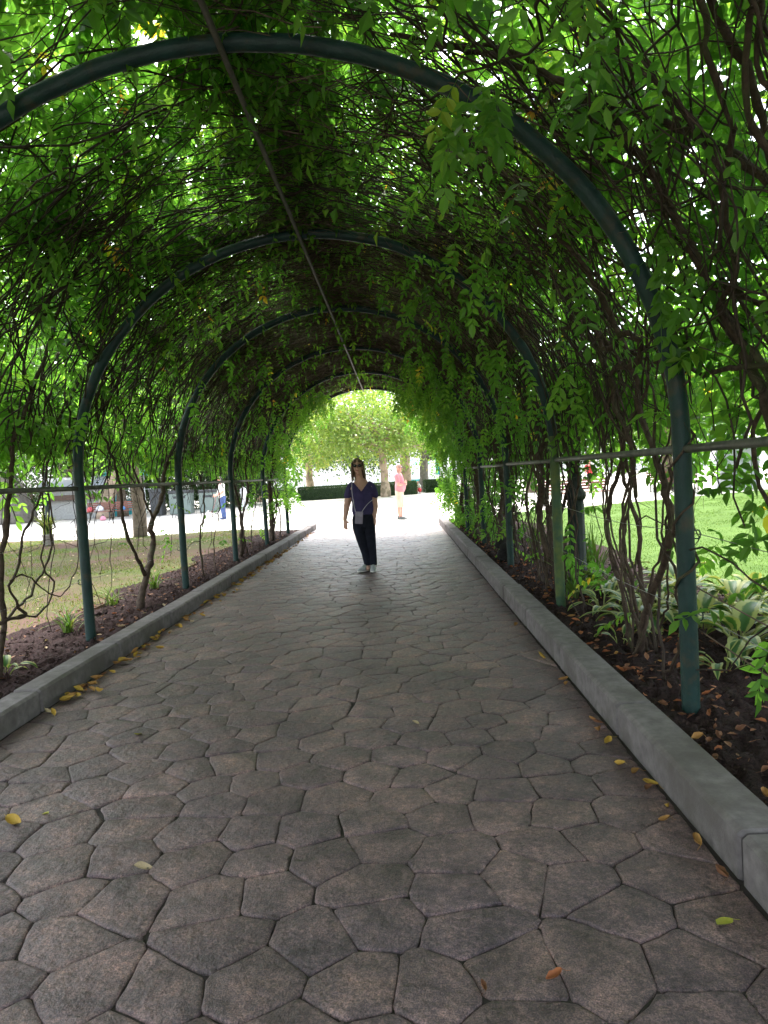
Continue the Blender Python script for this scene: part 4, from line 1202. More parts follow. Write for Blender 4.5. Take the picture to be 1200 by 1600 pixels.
def hosta(label, loc, nl, sc, group='cream edged hostas'):
    root = thing('hosta', label, 'hosta', loc, 0, group)
    for k in range(nl):
        o = link(bpy.data.objects.new('leaf', HL[(k*3+int(loc[1]*10)) % 8]), root)
        ring = k/nl
        s = sc*random.uniform(.8, 1.15)
        o.scale = (s, s, s*random.uniform(.85, 1.15))
        a = k*2.399 + random.uniform(-.3, .3)
        o.rotation_euler = (random.uniform(-.15, .15), random.uniform(-.45, .30)*(.4+ring), a)
        o.location = (.035*math.cos(a), .035*math.sin(a), -.01)
hosta('small hosta with a yellowing leaf at the foot of the many stemmed vine', (1.57, 5.15, .11), 6, .72)
hosta('hosta close behind the foot of the first right post', (1.95, 4.35, .11), 11, .85)
hosta('hosta nearest the right edge, leaning over the bare soil', (2.35, 3.75, .11), 12, .95)
hosta('hosta clump between the mossy right post and the many stemmed vine', (1.78, 6.35, .11), 13, .95)
DRIFT = [(1.85, 5.6), (2.25, 4.75), (2.65, 4.2), (2.3, 5.45), (2.75, 4.95), (2.2, 6.15), (2.7, 5.75), (3.05, 4.55), (2.6, 6.6), (3.1, 5.35), (2.1, 6.9), (3.05, 6.2), (2.9, 3.7), (3.35, 5.0)]
for (x, y) in DRIFT:
    side_ = 'path side' if x < 2.4 else ('middle strip' if x < 2.85 else 'lawn side')
    rank_ = sum(1 for q in DRIFT if q[1] < y and ('path side' if q[0] < 2.4 else ('middle strip' if q[0] < 2.85 else 'lawn side')) == side_)
    hosta('cream edged hosta in the drift, %s, %s from the front' % (side_, ['first', 'second', 'third', 'fourth', 'fifth', 'sixth'][rank_]), (x, y, .11), 19, random.uniform(1.15, 1.45), 'hostas in the drift behind the first right post')

def strap_plant(name, label, loc, n, h, spread, mat, w=.014, tint=.4, cat='plant', group=None):
    root = thing(name, label, cat, loc, 0, group)
    mb = MB()
    K = 8
    a = rng.uniform(0, 6.28, n); L = h*rng.uniform(.6, 1.15, n); sp = spread*rng.uniform(.2, 1.2, n)
    t = np.linspace(0, 1, K)
    r = sp[:, None]*L[:, None]*(t**1.6)[None]
    z = L[:, None]*(t[None] - 0.55*np.minimum(sp, 1.2)[:, None]*(t**2.6)[None])
    C = np.stack([r*np.cos(a)[:, None], r*np.sin(a)[:, None], z], -1) + rng.normal(0, .03, (n, 1, 3))*np.array([1, 1, 0])
    sd = np.stack([-np.sin(a), np.cos(a), 0*a], 1)[:, None]
    ww = (w*np.array([.8, 1, 1, .95, .85, .7, .45, .05]))[None, :, None]
    V = np.stack([C - sd*ww/2, C + sd*ww/2], 2)
    idx = np.arange(n*K*2).reshape(n, K, 2)
    F = np.stack([idx[:, :-1, 0], idx[:, :-1, 1], idx[:, 1:, 1], idx[:, 1:, 0]], -1).reshape(-1, 4)
    mb.add(V.reshape(-1, 3), F, tint=np.repeat(np.clip(rng.normal(tint, .15, n), 0, 1), K*2), margin=np.tile(np.array([.2, .9]), n*K))
    mb.build('blades', mat, root, True)['kind'] = 'stuff'
    return root
strap_plant('daylily', 'tall strappy green plant at the foot of the iron lamp post', (2.02, 7.55, .1), 60, .75, .45, M['grass'], .017, .3)
strap_plant('daylily', 'strappy green plant between the second and third right posts', (1.95, 8.7, .1), 55, .7, .5, M['grass'], .017, .35)
strap_plant('daylily', 'yellowish strappy plant behind the third right post', (1.95, 10.3, .1), 70, .75, .35, M['grass'], .018, .55)
strap_plant('daylily', 'arching strappy plant at the foot of the mossy right post', (1.68, 7.0, .1), 34, .62, .9, M['grass'], .014, .4)
strap_plant('spider_plant', 'small spider plant in the left bed before the second left post', (-3.35, 6.85, .06), 34, .38, 1.1, M['grass'], .016, .45)
strap_plant('spider_plant', 'small spider plant in the left bed behind the forked vine', (-3.45, 9.6, .06), 30, .34, 1.2, M['grass'], .016, .35)
strap_plant('spider_plant', 'flattened pale plant between the second left post and the forked vine', (-3.55, 8.4, .06), 22, .34, 1.3, M['grass'], .016, .6)
hosta('young pale hosta at the left edge of the left bed', (-3.15, 5.35, .06), 8, .7)
strap_plant('potted_plant', 'pale striped plant growing in the small concrete pot', (-9.75, 19.2, .33), 44, .80, .8, M['hosta'], .075, .6)
mb = MB()
for k in range(9):
    c = np.array([rng.normal(0, .05), rng.normal(0, .05), .03+.03*k])
    lathe(mb, [(.01, -.06), (.07, -.04), (.085, 0), (.06, .05), (.01, .07)], c, 9)
o = mb.build('tree_stump', flat('black_rotten_wood', (.012, .011, .010), .95, v=.4), None, True)
o.location = (1.50, 10.05, .12)
tag(o, 'small lumpy black stump before the third right post', 'stump')
# ------------------------------------------------------------------ people
def elltube(mb, pts, rx, ry=None, axis=(1, 0, 0), sides=14, n=None):
    pts = np.asarray(pts, float)
    rx = np.asarray(rx, float); ry = rx if ry is None else np.asarray(ry, float)
    n = n or max(6, 4*len(pts))
    L = np.concatenate([[0], np.cumsum(np.linalg.norm(np.diff(pts, axis=0), axis=1))])
    s = np.linspace(0, L[-1], n)
    P = resample(pts, n)
    a = np.interp(s, L, rx); b = np.interp(s, L, ry)
    T = unit(np.gradient(P, axis=0))
    ax = np.array(axis, float)
    A = unit(ax - (T@ax)[:, None]*T); B = np.cross(T, A)
    rows = []
    for q in (.25, .65, .92):
        rows.append((P[0] - T[0]*min(a[0], b[0])*math.cos(math.asin(q)), a[0]*q, b[0]*q, A[0], B[0]))
    for k in range(n): rows.append((P[k], a[k], b[k], A[k], B[k]))
    for q in (.92, .65, .25):
        rows.append((P[-1] + T[-1]*min(a[-1], b[-1])*math.cos(math.asin(q)), a[-1]*q, b[-1]*q, A[-1], B[-1]))
    ang = np.arange(sides)*2*math.pi/sides
    V = np.array([c + np.outer(np.cos(ang)*u, A_) + np.outer(np.sin(ang)*v, B_) for c, u, v, A_, B_ in rows])
    m = len(rows)
    idx = np.arange(m*sides).reshape(m, sides)
    F = np.stack([idx[:-1], np.roll(idx[:-1], -1, 1), np.roll(idx[1:], -1, 1), idx[1:]], -1).reshape(-1, 4)
    n0 = mb.n
    mb.add(V.reshape(-1, 3), F)
    mb.F.append(idx[:1, ::-1]+n0); mb.F.append(idx[-1:]+n0)

def fused(mb, name, mat, parent, voxel=0.008, smooth=3, cut=None):
    """one continuous skin from overlapping shapes"""
    me = mb.mesh(name, mat)
    o = bpy.data.objects.new(name, me)
    COL.objects.link(o)
    r = o.modifiers.new('r', 'REMESH'); r.mode = 'VOXEL'; r.voxel_size = voxel
    s = o.modifiers.new('s', 'SMOOTH'); s.iterations = smooth; s.factor = .5
    dg = bpy.context.evaluated_depsgraph_get()
    m2 = bpy.data.meshes.new_from_object(o.evaluated_get(dg))
    bpy.data.objects.remove(o); bpy.data.meshes.remove(me)
    m2.name = name
    if cut is not None:
        bm = bmesh.new(); bm.from_mesh(m2)
        bmesh.ops.delete(bm, geom=[f for f in bm.faces if cut(f.calc_center_median())], context='FACES')
        bm.to_mesh(m2); bm.free()
    m2.polygons.foreach_set('use_smooth', np.ones(len(m2.polygons), bool))
    m2.materials.clear(); m2.materials.append(mat)
    return link(bpy.data.objects.new(name, m2), parent)

def hand(mb, wrist, d, across, palm, s=1.0, curl=.5):
    """palm and five fingers; d points to the fingertips, across from little finger to thumb, palm is the way the palm faces"""
    w = np.array(wrist, float); d = unit(np.array(d, float)); c = np.array(across, float); c = unit(c - c@d*d); p = unit(np.array(palm, float))
    elltube(mb, [w - d*.01*s, w + d*.045*s, w + d*.085*s], [.026*s, .040*s, .040*s], [.018*s, .017*s, .015*s], axis=c)
    for k, (o, L) in enumerate(((-.030, .058), (-.010, .074), (.011, .080), (.031, .072))):
        b = w + d*.080*s + c*o*s
        e1 = b + d*L*.5*s + p*L*.15*s*curl
        e2 = b + d*L*.95*s*(1-.15*curl) + p*L*.55*s*curl
        elltube(mb, [b, e1, e2], [.0095*s, .0088*s, .0072*s], axis=c, sides=8)
    b = w + d*.025*s + c*.032*s
    elltube(mb, [b, b + c*.028*s + d*.030*s + p*.008*s, b + c*.032*s + d*.065*s + p*.016*s], [.013*s, .011*s, .009*s], axis=p, sides=8)

def face_bits(root, hc, skin_d, s=1.0, tilt=0.0, eyes=True, dark=None):
    """eyes and mouth on a head that faces -y, hc is the middle of the head"""
    x, y, z = hc
    if eyes:
        for sx in (-1, 1):
            mb = MB(); elltube(mb, [(x+sx*.030*s-.008, y-.083*s, z+.008), (x+sx*.030*s+.008, y-.083*s, z+.008)], [.006, .006], [.007, .007], axis=(0, 0, 1), sides=8)
            mb.build('eye', dark, root, True)
    mb = MB(); elltube(mb, [(x-.020*s, y-.078*s, z-.052*s), (x, y-.084*s, z-.052*s), (x+.020*s, y-.078*s, z-.052*s)], [.005, .007, .005], [.006, .007, .006], axis=(0, 0, 1), sides=8)
    mb.build('mouth', skin_d, root, True)

skin = flat('skin', (0.50, 0.29, 0.22), 0.5, .35, v=.06, scale=30)
skin2 = flat('sunburnt_skin', (0.56, 0.29, 0.23), 0.5, .35, v=.06, scale=30)
lips = flat('lips', (0.36, 0.13, 0.12), 0.5)
black = flat('black_gloss', (0.010, 0.010, 0.012), 0.12, .6)

# the woman under the last arches
W = thing('person', 'woman in a purple top and dark trousers standing on the path and looking up', 'person', (-0.52, 10.67, 0.003))
mb = MB()
elltube(mb, [(-.045, .01, .80), (-.045, .01, .95), (-.045, .005, 1.12), (-.047, .005, 1.26), (-.052, .015, 1.36)], [.150, .135, .142, .150, .105], [.105, .098, .105, .098, .068])
elltube(mb, [(-.055, .018, 1.36), (-.066, .012, 1.44), (-.076, .006, 1.53)], [.060, .052, .052], [.058, .054, .056])
elltube(mb, [(-.080, -.042, 1.505), (-.083, -.020, 1.555), (-.085, .004, 1.605), (-.085, .014, 1.645)], [.040, .060, .070, .066], [.042, .075, .088, .082])
elltube(mb, [(-.083, -.090, 1.600), (-.082, -.112, 1.566), (-.082, -.098, 1.556)], [.009, .013, .010])
for s_ in (-1, 1):
    elltube(mb, [(-.085+s_*.073, .01, 1.575), (-.085+s_*.076, .014, 1.60)], [.008, .010], [.016, .020])
for sh, el, wr in (((-.200, .015, 1.30), (-.285, .03, 1.02), (-.322, -.04, .815)), ((.100, .015, 1.29), (.143, .04, .99), (.122, -.02, .815))):
    m1 = tuple((np.array(sh)*.55+np.array(el)*.45))
    elltube(mb, [sh, m1, el], [.060, .060, .051]); m2_ = tuple((np.array(el)*.7+np.array(wr)*.3))
    elltube(mb, [el, m2_, wr], [.050, .046, .031])
    elltube(mb, [(-.05, .015, 1.31), sh], [.07, .058], axis=(0, 1, 0))
hand(mb, (-.322, -.042, .812), (.02, -.14, -1), (.85, -.5, .1), (.3, .9, 0), 1.02, .45)
hand(mb, (.122, -.022, .812), (-.12, -.10, -1), (-.85, -.5, 0), (-.3, .9, 0), 1.02, .55)
for (a_, b_, c_) in (((-.125, .01, .80), (-.09, .0, .46), (-.02, .03, .10)), ((.035, .01, .80), (.05, -.005, .46), (.068, .02, .09))):
    elltube(mb, [a_, b_, c_], [.078, .052, .036])
    elltube(mb, [c_, (c_[0], c_[1]-.05, .05)], [.036, .034])
fused(mb, 'body', skin, W, .007, 3)
face_bits(W, (-.084, -.012, 1.592), lips, .95, eyes=False)
hairm = surface('brown_blond_hair', (.045, .028, .018), (.16, .105, .06), 60, .5, .4, 150, .4, c3=(.30, .21, .13), s3=9, t3=(.5, .7))
mb = MB()
elltube(mb, [(-.085, .030, 1.56), (-.086, .028, 1.615), (-.087, .026, 1.655), (-.087, .03, 1.675)], [.078, .084, .080, .06], [.078, .090, .088, .06])
for s_ in (-1, 1):
    elltube(mb, [(-.086+s_*.030, -.045, 1.690), (-.086+s_*.070, -.022, 1.655), (-.086+s_*.083, .008, 1.58), (-.082+s_*.088, .020, 1.48), (-.078+s_*.100, .022, 1.39)], [.022, .026, .024, .026, .014], [.030, .042, .046, .042, .022])
elltube(mb, [(-.083, .085, 1.60), (-.08, .10, 1.50), (-.075, .10, 1.38)], [.075, .085, .07], [.03, .035, .02])
def hair_cut(c): return c.y < -.040 and c.z < 1.662 and (c.z > 1.50) and abs(c.x+.084) < .082
fused(mb, 'hair', hairm, W, .007, 3, hair_cut)
mb = MB()
for s_ in (-1, 1):
    elltube(mb, [(-.084+s_*.036, -.098, 1.613), (-.084+s_*.036, -.108, 1.612)], [.028, .027], [.025, .024], sides=16)
    elltube(mb, [(-.084+s_*.066, -.092, 1.618), (-.085+s_*.080, -.01, 1.612)], [.005, .005], sides=6)
elltube(mb, [(-.104, -.103, 1.618), (-.064, -.103, 1.618)], [.005, .005], axis=(0, 0, 1), sides=6)
mb.build('sunglasses', black, W, True)
for s_ in (-1, 1):
    mb = MB(); elltube(mb, [(-.085+s_*.082, -.012, 1.555), (-.085+s_*.082, -.012, 1.535)], [.006, .008], sides=8); mb.build('earring', white_p, W, True)
purple = surface('purple_jersey', (.036, .030, .085), (.058, .047, .122), 14, .85, .5, 26, .15)
mb = MB()
elltube(mb, [(-.045, .01, .885), (-.045, .01, .93), (-.045, .005, 1.00), (-.045, .0, 1.12), (-.046, .0, 1.22), (-.048, .008, 1.30), (-.053, .018, 1.385)], [.160, .172, .165, .160, .166, .160, .085], [.112, .122, .118, .122, .118, .098, .066])
elltube(mb, [(-.06, .018, 1.33), (-.200, .018, 1.305), (-.252, .022, 1.17)], [.072, .062, .068], axis=(0, 1, 0))
elltube(mb, [(-.04, .018, 1.33), (.098, .018, 1.295), (.138, .026, 1.16)], [.072, .062, .068], axis=(0, 1, 0))
def tee_cut(c):
    if c.z < .872: return True
    if c.z > 1.385 - .02: return (c.x+.055)**2 + (c.y-.015)**2 < .13**2
    return c.y < .02 and c.z > 1.225 + abs(c.x+.045)*1.25 and abs(c.x+.045) < .11
fused(mb, 'top', purple, W, .008, 3, tee_cut)
navy = surface('dark_navy_cotton', (.007, .008, .014), (.014, .016, .026), 16, .85, .5, 30, .15)
mb = MB()
elltube(mb, [(-.045, .01, .90), (-.045, .012, .80), (-.045, .012, .73)], [.148, .172, .168], [.105, .118, .115])
elltube(mb, [(-.128, .01, .80), (-.126, .008, .68), (-.088, .0, .47), (-.048, .015, .29), (-.020, .028, .11)], [.092, .092, .074, .062, .056], [.105, .104, .080, .066, .060])
elltube(mb, [(.038, .01, .80), (.040, .008, .68), (.052, -.004, .47), (.064, .010, .29), (.068, .020, .11)], [.092, .090, .076, .062, .056], [.105, .104, .080, .066, .060])
fused(mb, 'trousers', navy, W, .008, 3, lambda c: c.z < .095 or c.z > .905)
shoe_w = flat('white_grey_trainer', (.30, .31, .31), .6, v=.15, scale=40)
shoe_s = flat('pale_sole', (.62, .60, .57), .6)
shoe_g = flat('grey_green_panel', (.16, .20, .19), .6)
def shoe(root, heel, toe, m=shoe_w, sole=shoe_s, h=.075, wd=.043, panel=True):
    heel = np.array(heel, float); toe = np.array(toe, float); d = unit(toe-heel); L = np.linalg.norm(toe-heel); c = np.array([-d[1], d[0], 0])
    mb = MB()
    elltube(mb, [heel + [0, 0, .055], heel + d*L*.3 + [0, 0, .060], heel + d*L*.65 + [0, 0, .045], heel + d*L*.92 + [0, 0, .035]], [wd*.78, wd*.86, wd, wd*.72], [.046, .052, .036, .022], axis=c)
    elltube(mb, [heel + d*.035 + [0, 0, .06], heel + d*.03 + [0, 0, h+.035]], [wd*.95, wd*.92], axis=c)
    s_ = fused(mb, 'shoe', m, root, .006, 3, lambda q: q.z < .016)
    mb = MB()
    elltube(mb, [heel + [0, 0, .014], heel + d*L*.4 + [0, 0, .014], heel + d*L*.7 + [0, 0, .014], heel + d*L*.96 + [0, 0, .016]], [wd*.85, wd*.85, wd*1.04, wd*.7], [.014]*4, axis=c)
    mb.build('sole', sole, s_, True)
    if panel:
        mb = MB()
        for t in (.42, .5, .58, .66):
            q = heel + d*L*t + np.array([0, 0, .098-.07*t])
            elltube(mb, [q - c*.022, q + [0, 0, .006], q + c*.022], [.005]*3, axis=(0, 0, 1), sides=6)
        mb.build('laces', shoe_g, s_, True)
shoe(W, (-.010, .045, 0), (-.165, -.105, 0))
shoe(W, (.066, .055, 0), (.060, -.185, 0))
# her bag
lil = flat('lilac_grey_leather', (.22, .19, .25), .5, v=.1)
HB = thing('handbag', 'small lilac grey phone bag hanging on a white strap across the woman in purple', 'bag', (-0.52, 10.67, 0.003))
bevel_box('pouch', (-.100, -.150, .835), (.115, .028, .185), lil, HB, bev=.009, tilt=(-.05, .10, 0))
bevel_box('flap', (-.098, -.167, .885), (.110, .008, .060), flat('lilac_flap', (.26, .23, .29), .5), HB, bev=.003, tilt=(-.05, .10, 0))
stw = flat('white_strap', (.38, .36, .40), .6)
mb = MB()
tube(mb, [(-.150, -.140, .925), (-.165, -.130, 1.02), (-.178, -.128, 1.14), (-.186, -.122, 1.25), (-.182, -.085, 1.34), (-.168, .0, 1.412), (-.14, .07, 1.37), (-.06, .125, 1.22)], [.0055], 40, 6)
tube(mb, [(-.052, -.142, .922), (.0, -.137, .99), (.06, -.125, 1.05), (.118, -.06, 1.09), (.128, .02, 1.10), (.09, .105, 1.14), (-.06, .128, 1.22)], [.0055], 36, 6)
mb.build('strap', stw, HB, True)

def man(label, loc, rz, H, cloth_top, cloth_leg, pose, shorts=False, belly=1.0, hair=None, shoec=None, lean=0.0, skinm=None, female=False, cat='person'):
    """standing figure facing -y before rotation, 1.75 m scaled to H"""
    root = thing('person', label, cat, loc, rz)
    k = H/1.75
    root.scale = (k, k, k)
    sk = skinm or skin2
    mb = MB()
    elltube(mb, [(0, .01, .90), (0, .0, 1.10), (0, .0, 1.25), (0, .005, 1.38), (0, .015, 1.45)], [.155, .150, .165, .165, .10], [.115, .115, .12, .105, .07])
    elltube(mb, [(0, .018, 1.43), (0, .0, 1.54)], [.062, .058]); hz = 1.635; hy = -.012 - lean
    elltube(mb, [(0, hy-.040, hz-.085), (0, hy-.015, hz-.045), (0, hy, hz+.01), (0, hy+.012, hz+.050)], [.046, .066, .075, .068], [.046, .082, .096, .088])
    elltube(mb, [(0, hy-.092, hz+.005), (0, hy-.116, hz-.024), (0, hy-.10, hz-.030)], [.010, .014, .011])
    for s in (-1, 1): elltube(mb, [(s*.076, hy+.012, hz-.02), (s*.080, hy+.016, hz+.012)], [.009, .011], [.018, .022])
    for s in (-1, 1):
        elltube(mb, [(0, .015, 1.40), (s*.19, .015, 1.39)], [.07, .06], axis=(0, 1, 0))
        if pose == 'crossed':
            el = (s*.235, -.06, 1.10); wr = (-s*.03, -.215-.03*(s > 0), 1.145+.04*s)
            hand_d, ac, pl = (-s, .12, .06), (0, -.2, 1), (0, 1, 0)
        elif pose == 'lead':
            el = (s*.225, -.02, 1.10); wr = (s*.06, -.26, .99)
            hand_d, ac, pl = (-s*.5, -.7, -.3), (0, -.3, 1), (-s, 0, 0)
        else:
            el = (s*.235, .03, 1.12); wr = (s*.245, -.04, .86)
            hand_d, ac, pl = (0, -.1, -1), (0, -1, 0), (-s, 0, 0)
        sh = (s*.195, .015, 1.385)
        elltube(mb, [sh, tuple((np.array(sh)+np.array(el))/2), el], [.060, .053, .043]); elltube(mb, [el, tuple(np.array(el)*.65+np.array(wr)*.35), wr], [.044, .043, .029])
        hand(mb, wr, hand_d, ac, pl, 1.0, .5)
        elltube(mb, [(s*.085, .01, .92), (s*.095, -.005, .50), (s*.10, .03, .09)], [.085, .057, .040]); elltube(mb, [(s*.10, .03, .09), (s*.105, -.03, .045)], [.040, .036])
        elltube(mb, [(s*.096, .012, .46), (s*.099, .036, .34), (s*.10, .03, .15)], [.050, .058, .040])
    fused(mb, 'body', sk, root, .011, 3)
    face_bits(root, (0, hy, hz), lips, 1.0, True, 0, ) if False else face_bits(root, (0, hy-.004, hz), lips, 1.0, eyes=True, dark=black)
    mb = MB(); b = belly
    elltube(mb, [(0, .0, .90), (0, -.02*b, .99), (0, -.035*b, 1.09), (0, -.015*b, 1.22), (0, .0, 1.34), (0, .014, 1.455)], [.170*b, .185*b, .180*b, .178, .178, .085], [.130*b, .150*b, .160*b, .140, .118, .070])
    for s in (-1, 1):
        sh = np.array((s*.195, .015, 1.385)); el = np.array({'crossed': (s*.235, -.06, 1.10), 'lead': (s*.225, -.02, 1.10)}.get(pose, (s*.235, .03, 1.12)))
        elltube(mb, [(s*.04, .015, 1.395), tuple(sh), tuple(sh*.4+el*.6)], [.080, .076, .068], axis=(0, 1, 0))
    fused(mb, 'shirt', cloth_top, root, .011, 3, lambda c: (c.z > 1.44 and abs(c.x) < .08) or c.z < .872)
    mb = MB()
    elltube(mb, [(0, .005, .96), (0, .01, .86), (0, .01, .80)], [.172, .180*b, .168], [.130, .134, .12])
    bot = .40 if shorts else .10
    for s in (-1, 1):
        if shorts: elltube(mb, [(s*.085, .01, .88), (s*.095, .008, .62), (s*.10, .005, .40)], [.098, .095, .092], [.108, .102, .094])
        else: elltube(mb, [(s*.085, .01, .88), (s*.095, -.002, .52), (s*.10, .03, .10)], [.096, .076, .066], [.106, .082, .070])
    fused(mb, 'shorts' if shorts else 'trousers', cloth_leg, root, .011, 3, lambda c: c.z < bot or c.z > .965)
    for s in (-1, 1): shoe(root, (s*.10, .07, 0), (s*.115, -.175, 0), shoec or shoe_w, shoe_s, wd=.046, panel=False)
    if hair is not None:
        mb = MB()
        elltube(mb, [(0, hy+.045, hz-.03), (0, hy+.036, hz+.02), (0, hy+.022, hz+.062)], [.074, .080, .068], [.066, .080, .078])
        cutz = hz+.06
        fused(mb, 'hair', hair, root, .010, 2, lambda c: c.y < hy-.045 and c.z < cutz)
    return root
pink = surface('pink_polo_cotton', (.50, .20, .23), (.60, .28, .31), 10, .85, .4, 20, .15)
khaki = surface('khaki_cotton', (.46, .41, .31), (.56, .51, .41), 10, .85, .4, 20, .15)
denim = surface('blue_denim', (.045, .075, .19), (.08, .12, .27), 30, .85, .3, 40, .15)
wshirt = surface('white_shirt_cotton', (.60, .60, .58), (.72, .72, .70), 10, .85, .3, 20, .15)
red_c = flat('red_cotton', (.50, .05, .06), .8)
greyhair = flat('grey_hair', (.42, .40, .38), .6, v=.25, scale=60)
dkhair = flat('dark_hair', (.05, .035, .025), .5, v=.3, scale=60)
P_ = man('bald man in a pink shirt and khaki shorts standing with folded arms, facing right', (0.02, 22.5, 0), math.radians(72), 1.78, pink, khaki, 'crossed', True, 1.10, None, flat('dark_trainer', (.10, .11, .11), .6))
mb = MB()
for s_ in (-1, 1):
    elltube(mb, [(s_*.034, -.110, 1.645), (s_*.034, -.116, 1.645)], [.026, .026], [.020, .020], sides=12)
    elltube(mb, [(s_*.06, -.105, 1.65), (s_*.082, .0, 1.65)], [.004, .004], sides=6)
mb.build('glasses', black, P_, True)
mb = MB()
elltube(mb, [(-.071, .02, 1.60), (-.05, .066, 1.60), (0, .086, 1.605), (.05, .066, 1.60), (.071, .02, 1.60)], [.018, .02, .022, .02, .018], [.009]*5, axis=(0, 0, 1)); mb.build('hair_fringe', greyhair, P_, True)
man('person in white shirt and blue jeans looking down at a small dog', (-7.35, 29.1, 0), math.radians(-62), 1.80, wshirt, denim, 'lead', False, .95, greyhair, flat('navy_shoe', (.03, .05, .14), .6), lean=.05)
man('distant person in a red top across the right lawn, seen through the vine stems', (11.2, 41.5, 0), math.radians(-20), 1.65, red_c, navy, 'stand', False, .95, dkhair)
# crouching child in red
CH = thing('person', 'small figure in a white top and red trousers crouching before the forked grey tree', 'person', (1.42, 50.3, 0), math.radians(-30))
mb = MB()
elltube(mb, [(0, .08, .30), (0, .04, .45), (0, -.02, .62)], [.13, .12, .10], [.10, .10, .09]); elltube(mb, [(0, -.03, .62), (0, -.07, .72)], [.045, .045])
elltube(mb, [(0, -.12, .72), (0, -.10, .80), (0, -.09, .85)], [.05, .075, .065], [.05, .085, .08])
for s_ in (-1, 1):
    elltube(mb, [(s_*.13, -.01, .60), (s_*.17, -.10, .42), (s_*.08, -.26, .34)], [.042, .035, .024]); hand(mb, (s_*.08, -.26, .34), (-s_*.3, -.9, -.3), (0, -.2, 1), (-s_, 0, 0), .75)
    elltube(mb, [(s_*.08, .08, .28), (s_*.13, -.22, .36), (s_*.10, -.05, .08)], [.07, .055, .038]); elltube(mb, [(s_*.10, -.05, .06), (s_*.10, -.15, .035)], [.035, .03])
fused(mb, 'body', skin, CH, .010, 3)
mb = MB(); elltube(mb, [(0, .085, .32), (0, .04, .46), (0, -.02, .635)], [.145, .14, .115], [.115, .118, .10])
for s_ in (-1, 1): elltube(mb, [(s_*.06, -.01, .60), (s_*.135, -.02, .585), (s_*.155, -.06, .50)], [.06, .055, .05], axis=(0, 1, 0))
fused(mb, 'top', wshirt, CH, .010, 3)
mb = MB(); elltube(mb, [(0, .09, .34), (0, .10, .24)], [.15, .15], [.13, .13])
for s_ in (-1, 1): elltube(mb, [(s_*.08, .08, .27), (s_*.13, -.22, .36), (s_*.10, -.05, .10)], [.085, .070, .052])
fused(mb, 'trousers', red_c, CH, .010, 3)
for s_ in (-1, 1): shoe(CH, (s_*.10, .0, 0), (s_*.10, -.18, 0), wd=.036, panel=False)
mb = MB(); elltube(mb, [(0, -.075, .78), (0, -.070, .84), (0, -.08, .87)], [.080, .080, .06], [.085, .088, .07]); fused(mb, 'hair', dkhair, CH, .010, 2, lambda c: c.y < -.135 and c.z < .86)
face_bits(CH, (0, -.11, .79), lips, .9, eyes=True, dark=black)
# dog
D = thing('dog', 'small white dog with a dark patch at the feet of the person in jeans', 'dog', (-7.62, 28.75, 0), math.radians(-70))
dogw = flat('white_dog_fur', (.62, .60, .56), .9, v=.12, scale=40)
dogd = flat('dark_dog_fur', (.05, .045, .045), .9, v=.2, scale=40)
mb = MB()
elltube(mb, [(0, -.15, .235), (0, -.02, .225), (0, .10, .245), (0, .17, .24)], [.075, .066, .058, .055], [.088, .075, .060, .062])
elltube(mb, [(0, -.16, .27), (0, -.215, .345)], [.050, .042]); elltube(mb, [(0, -.20, .365), (0, -.25, .375), (0, -.31, .345), (0, -.335, .342)], [.050, .050, .027, .018])
elltube(mb, [(0, .20, .27), (0, .25, .34), (0, .24, .42)], [.018, .015, .009])
for s_ in (-1, 1):
    elltube(mb, [(s_*.045, -.15, .20), (s_*.048, -.155, .10), (s_*.048, -.15, .02), (s_*.048, -.175, .014)], [.032, .019, .015, .014])
    elltube(mb, [(s_*.042, .14, .22), (s_*.048, .10, .15), (s_*.048, .165, .085), (s_*.048, .155, .02), (s_*.048, .135, .014)], [.045, .028, .017, .015, .014])
fused(mb, 'body', dogw, D, .008, 3)
for s_ in (-1, 1):
    mb = MB(); elltube(mb, [(s_*.035, -.21, .405), (s_*.058, -.20, .40), (s_*.068, -.215, .345)], [.012, .020, .010], [.010, .014, .008], axis=(0, 1, 0)); mb.build('ear', dogd, D, True)
    mb = MB(); elltube(mb, [(s_*.024, -.282, .385), (s_*.024, -.287, .385)], [.007, .006], sides=8); mb.build('eye', black, D, True)
mb = MB(); elltube(mb, [(0, -.347, .345), (0, -.353, .345)], [.010, .009], sides=8); mb.build('nose', black, D, True)
mb = MB(); elltube(mb, [(0, .03, .272), (0, .12, .283)], [.052, .045], [.034, .028]); mb.build('saddle_patch', dogd, D, True)
mb = MB(); tube(mb, [(-7.72, 28.62, .32), (-7.62, 28.8, .62), (-7.56, 28.98, 1.00)], [.006], 14, 5)
tag(mb.build('dog_lead', flat('red_lead', (.35, .05, .05), .7), None, True), 'thin red lead running from the hands of the person in jeans to the dog', 'lead')

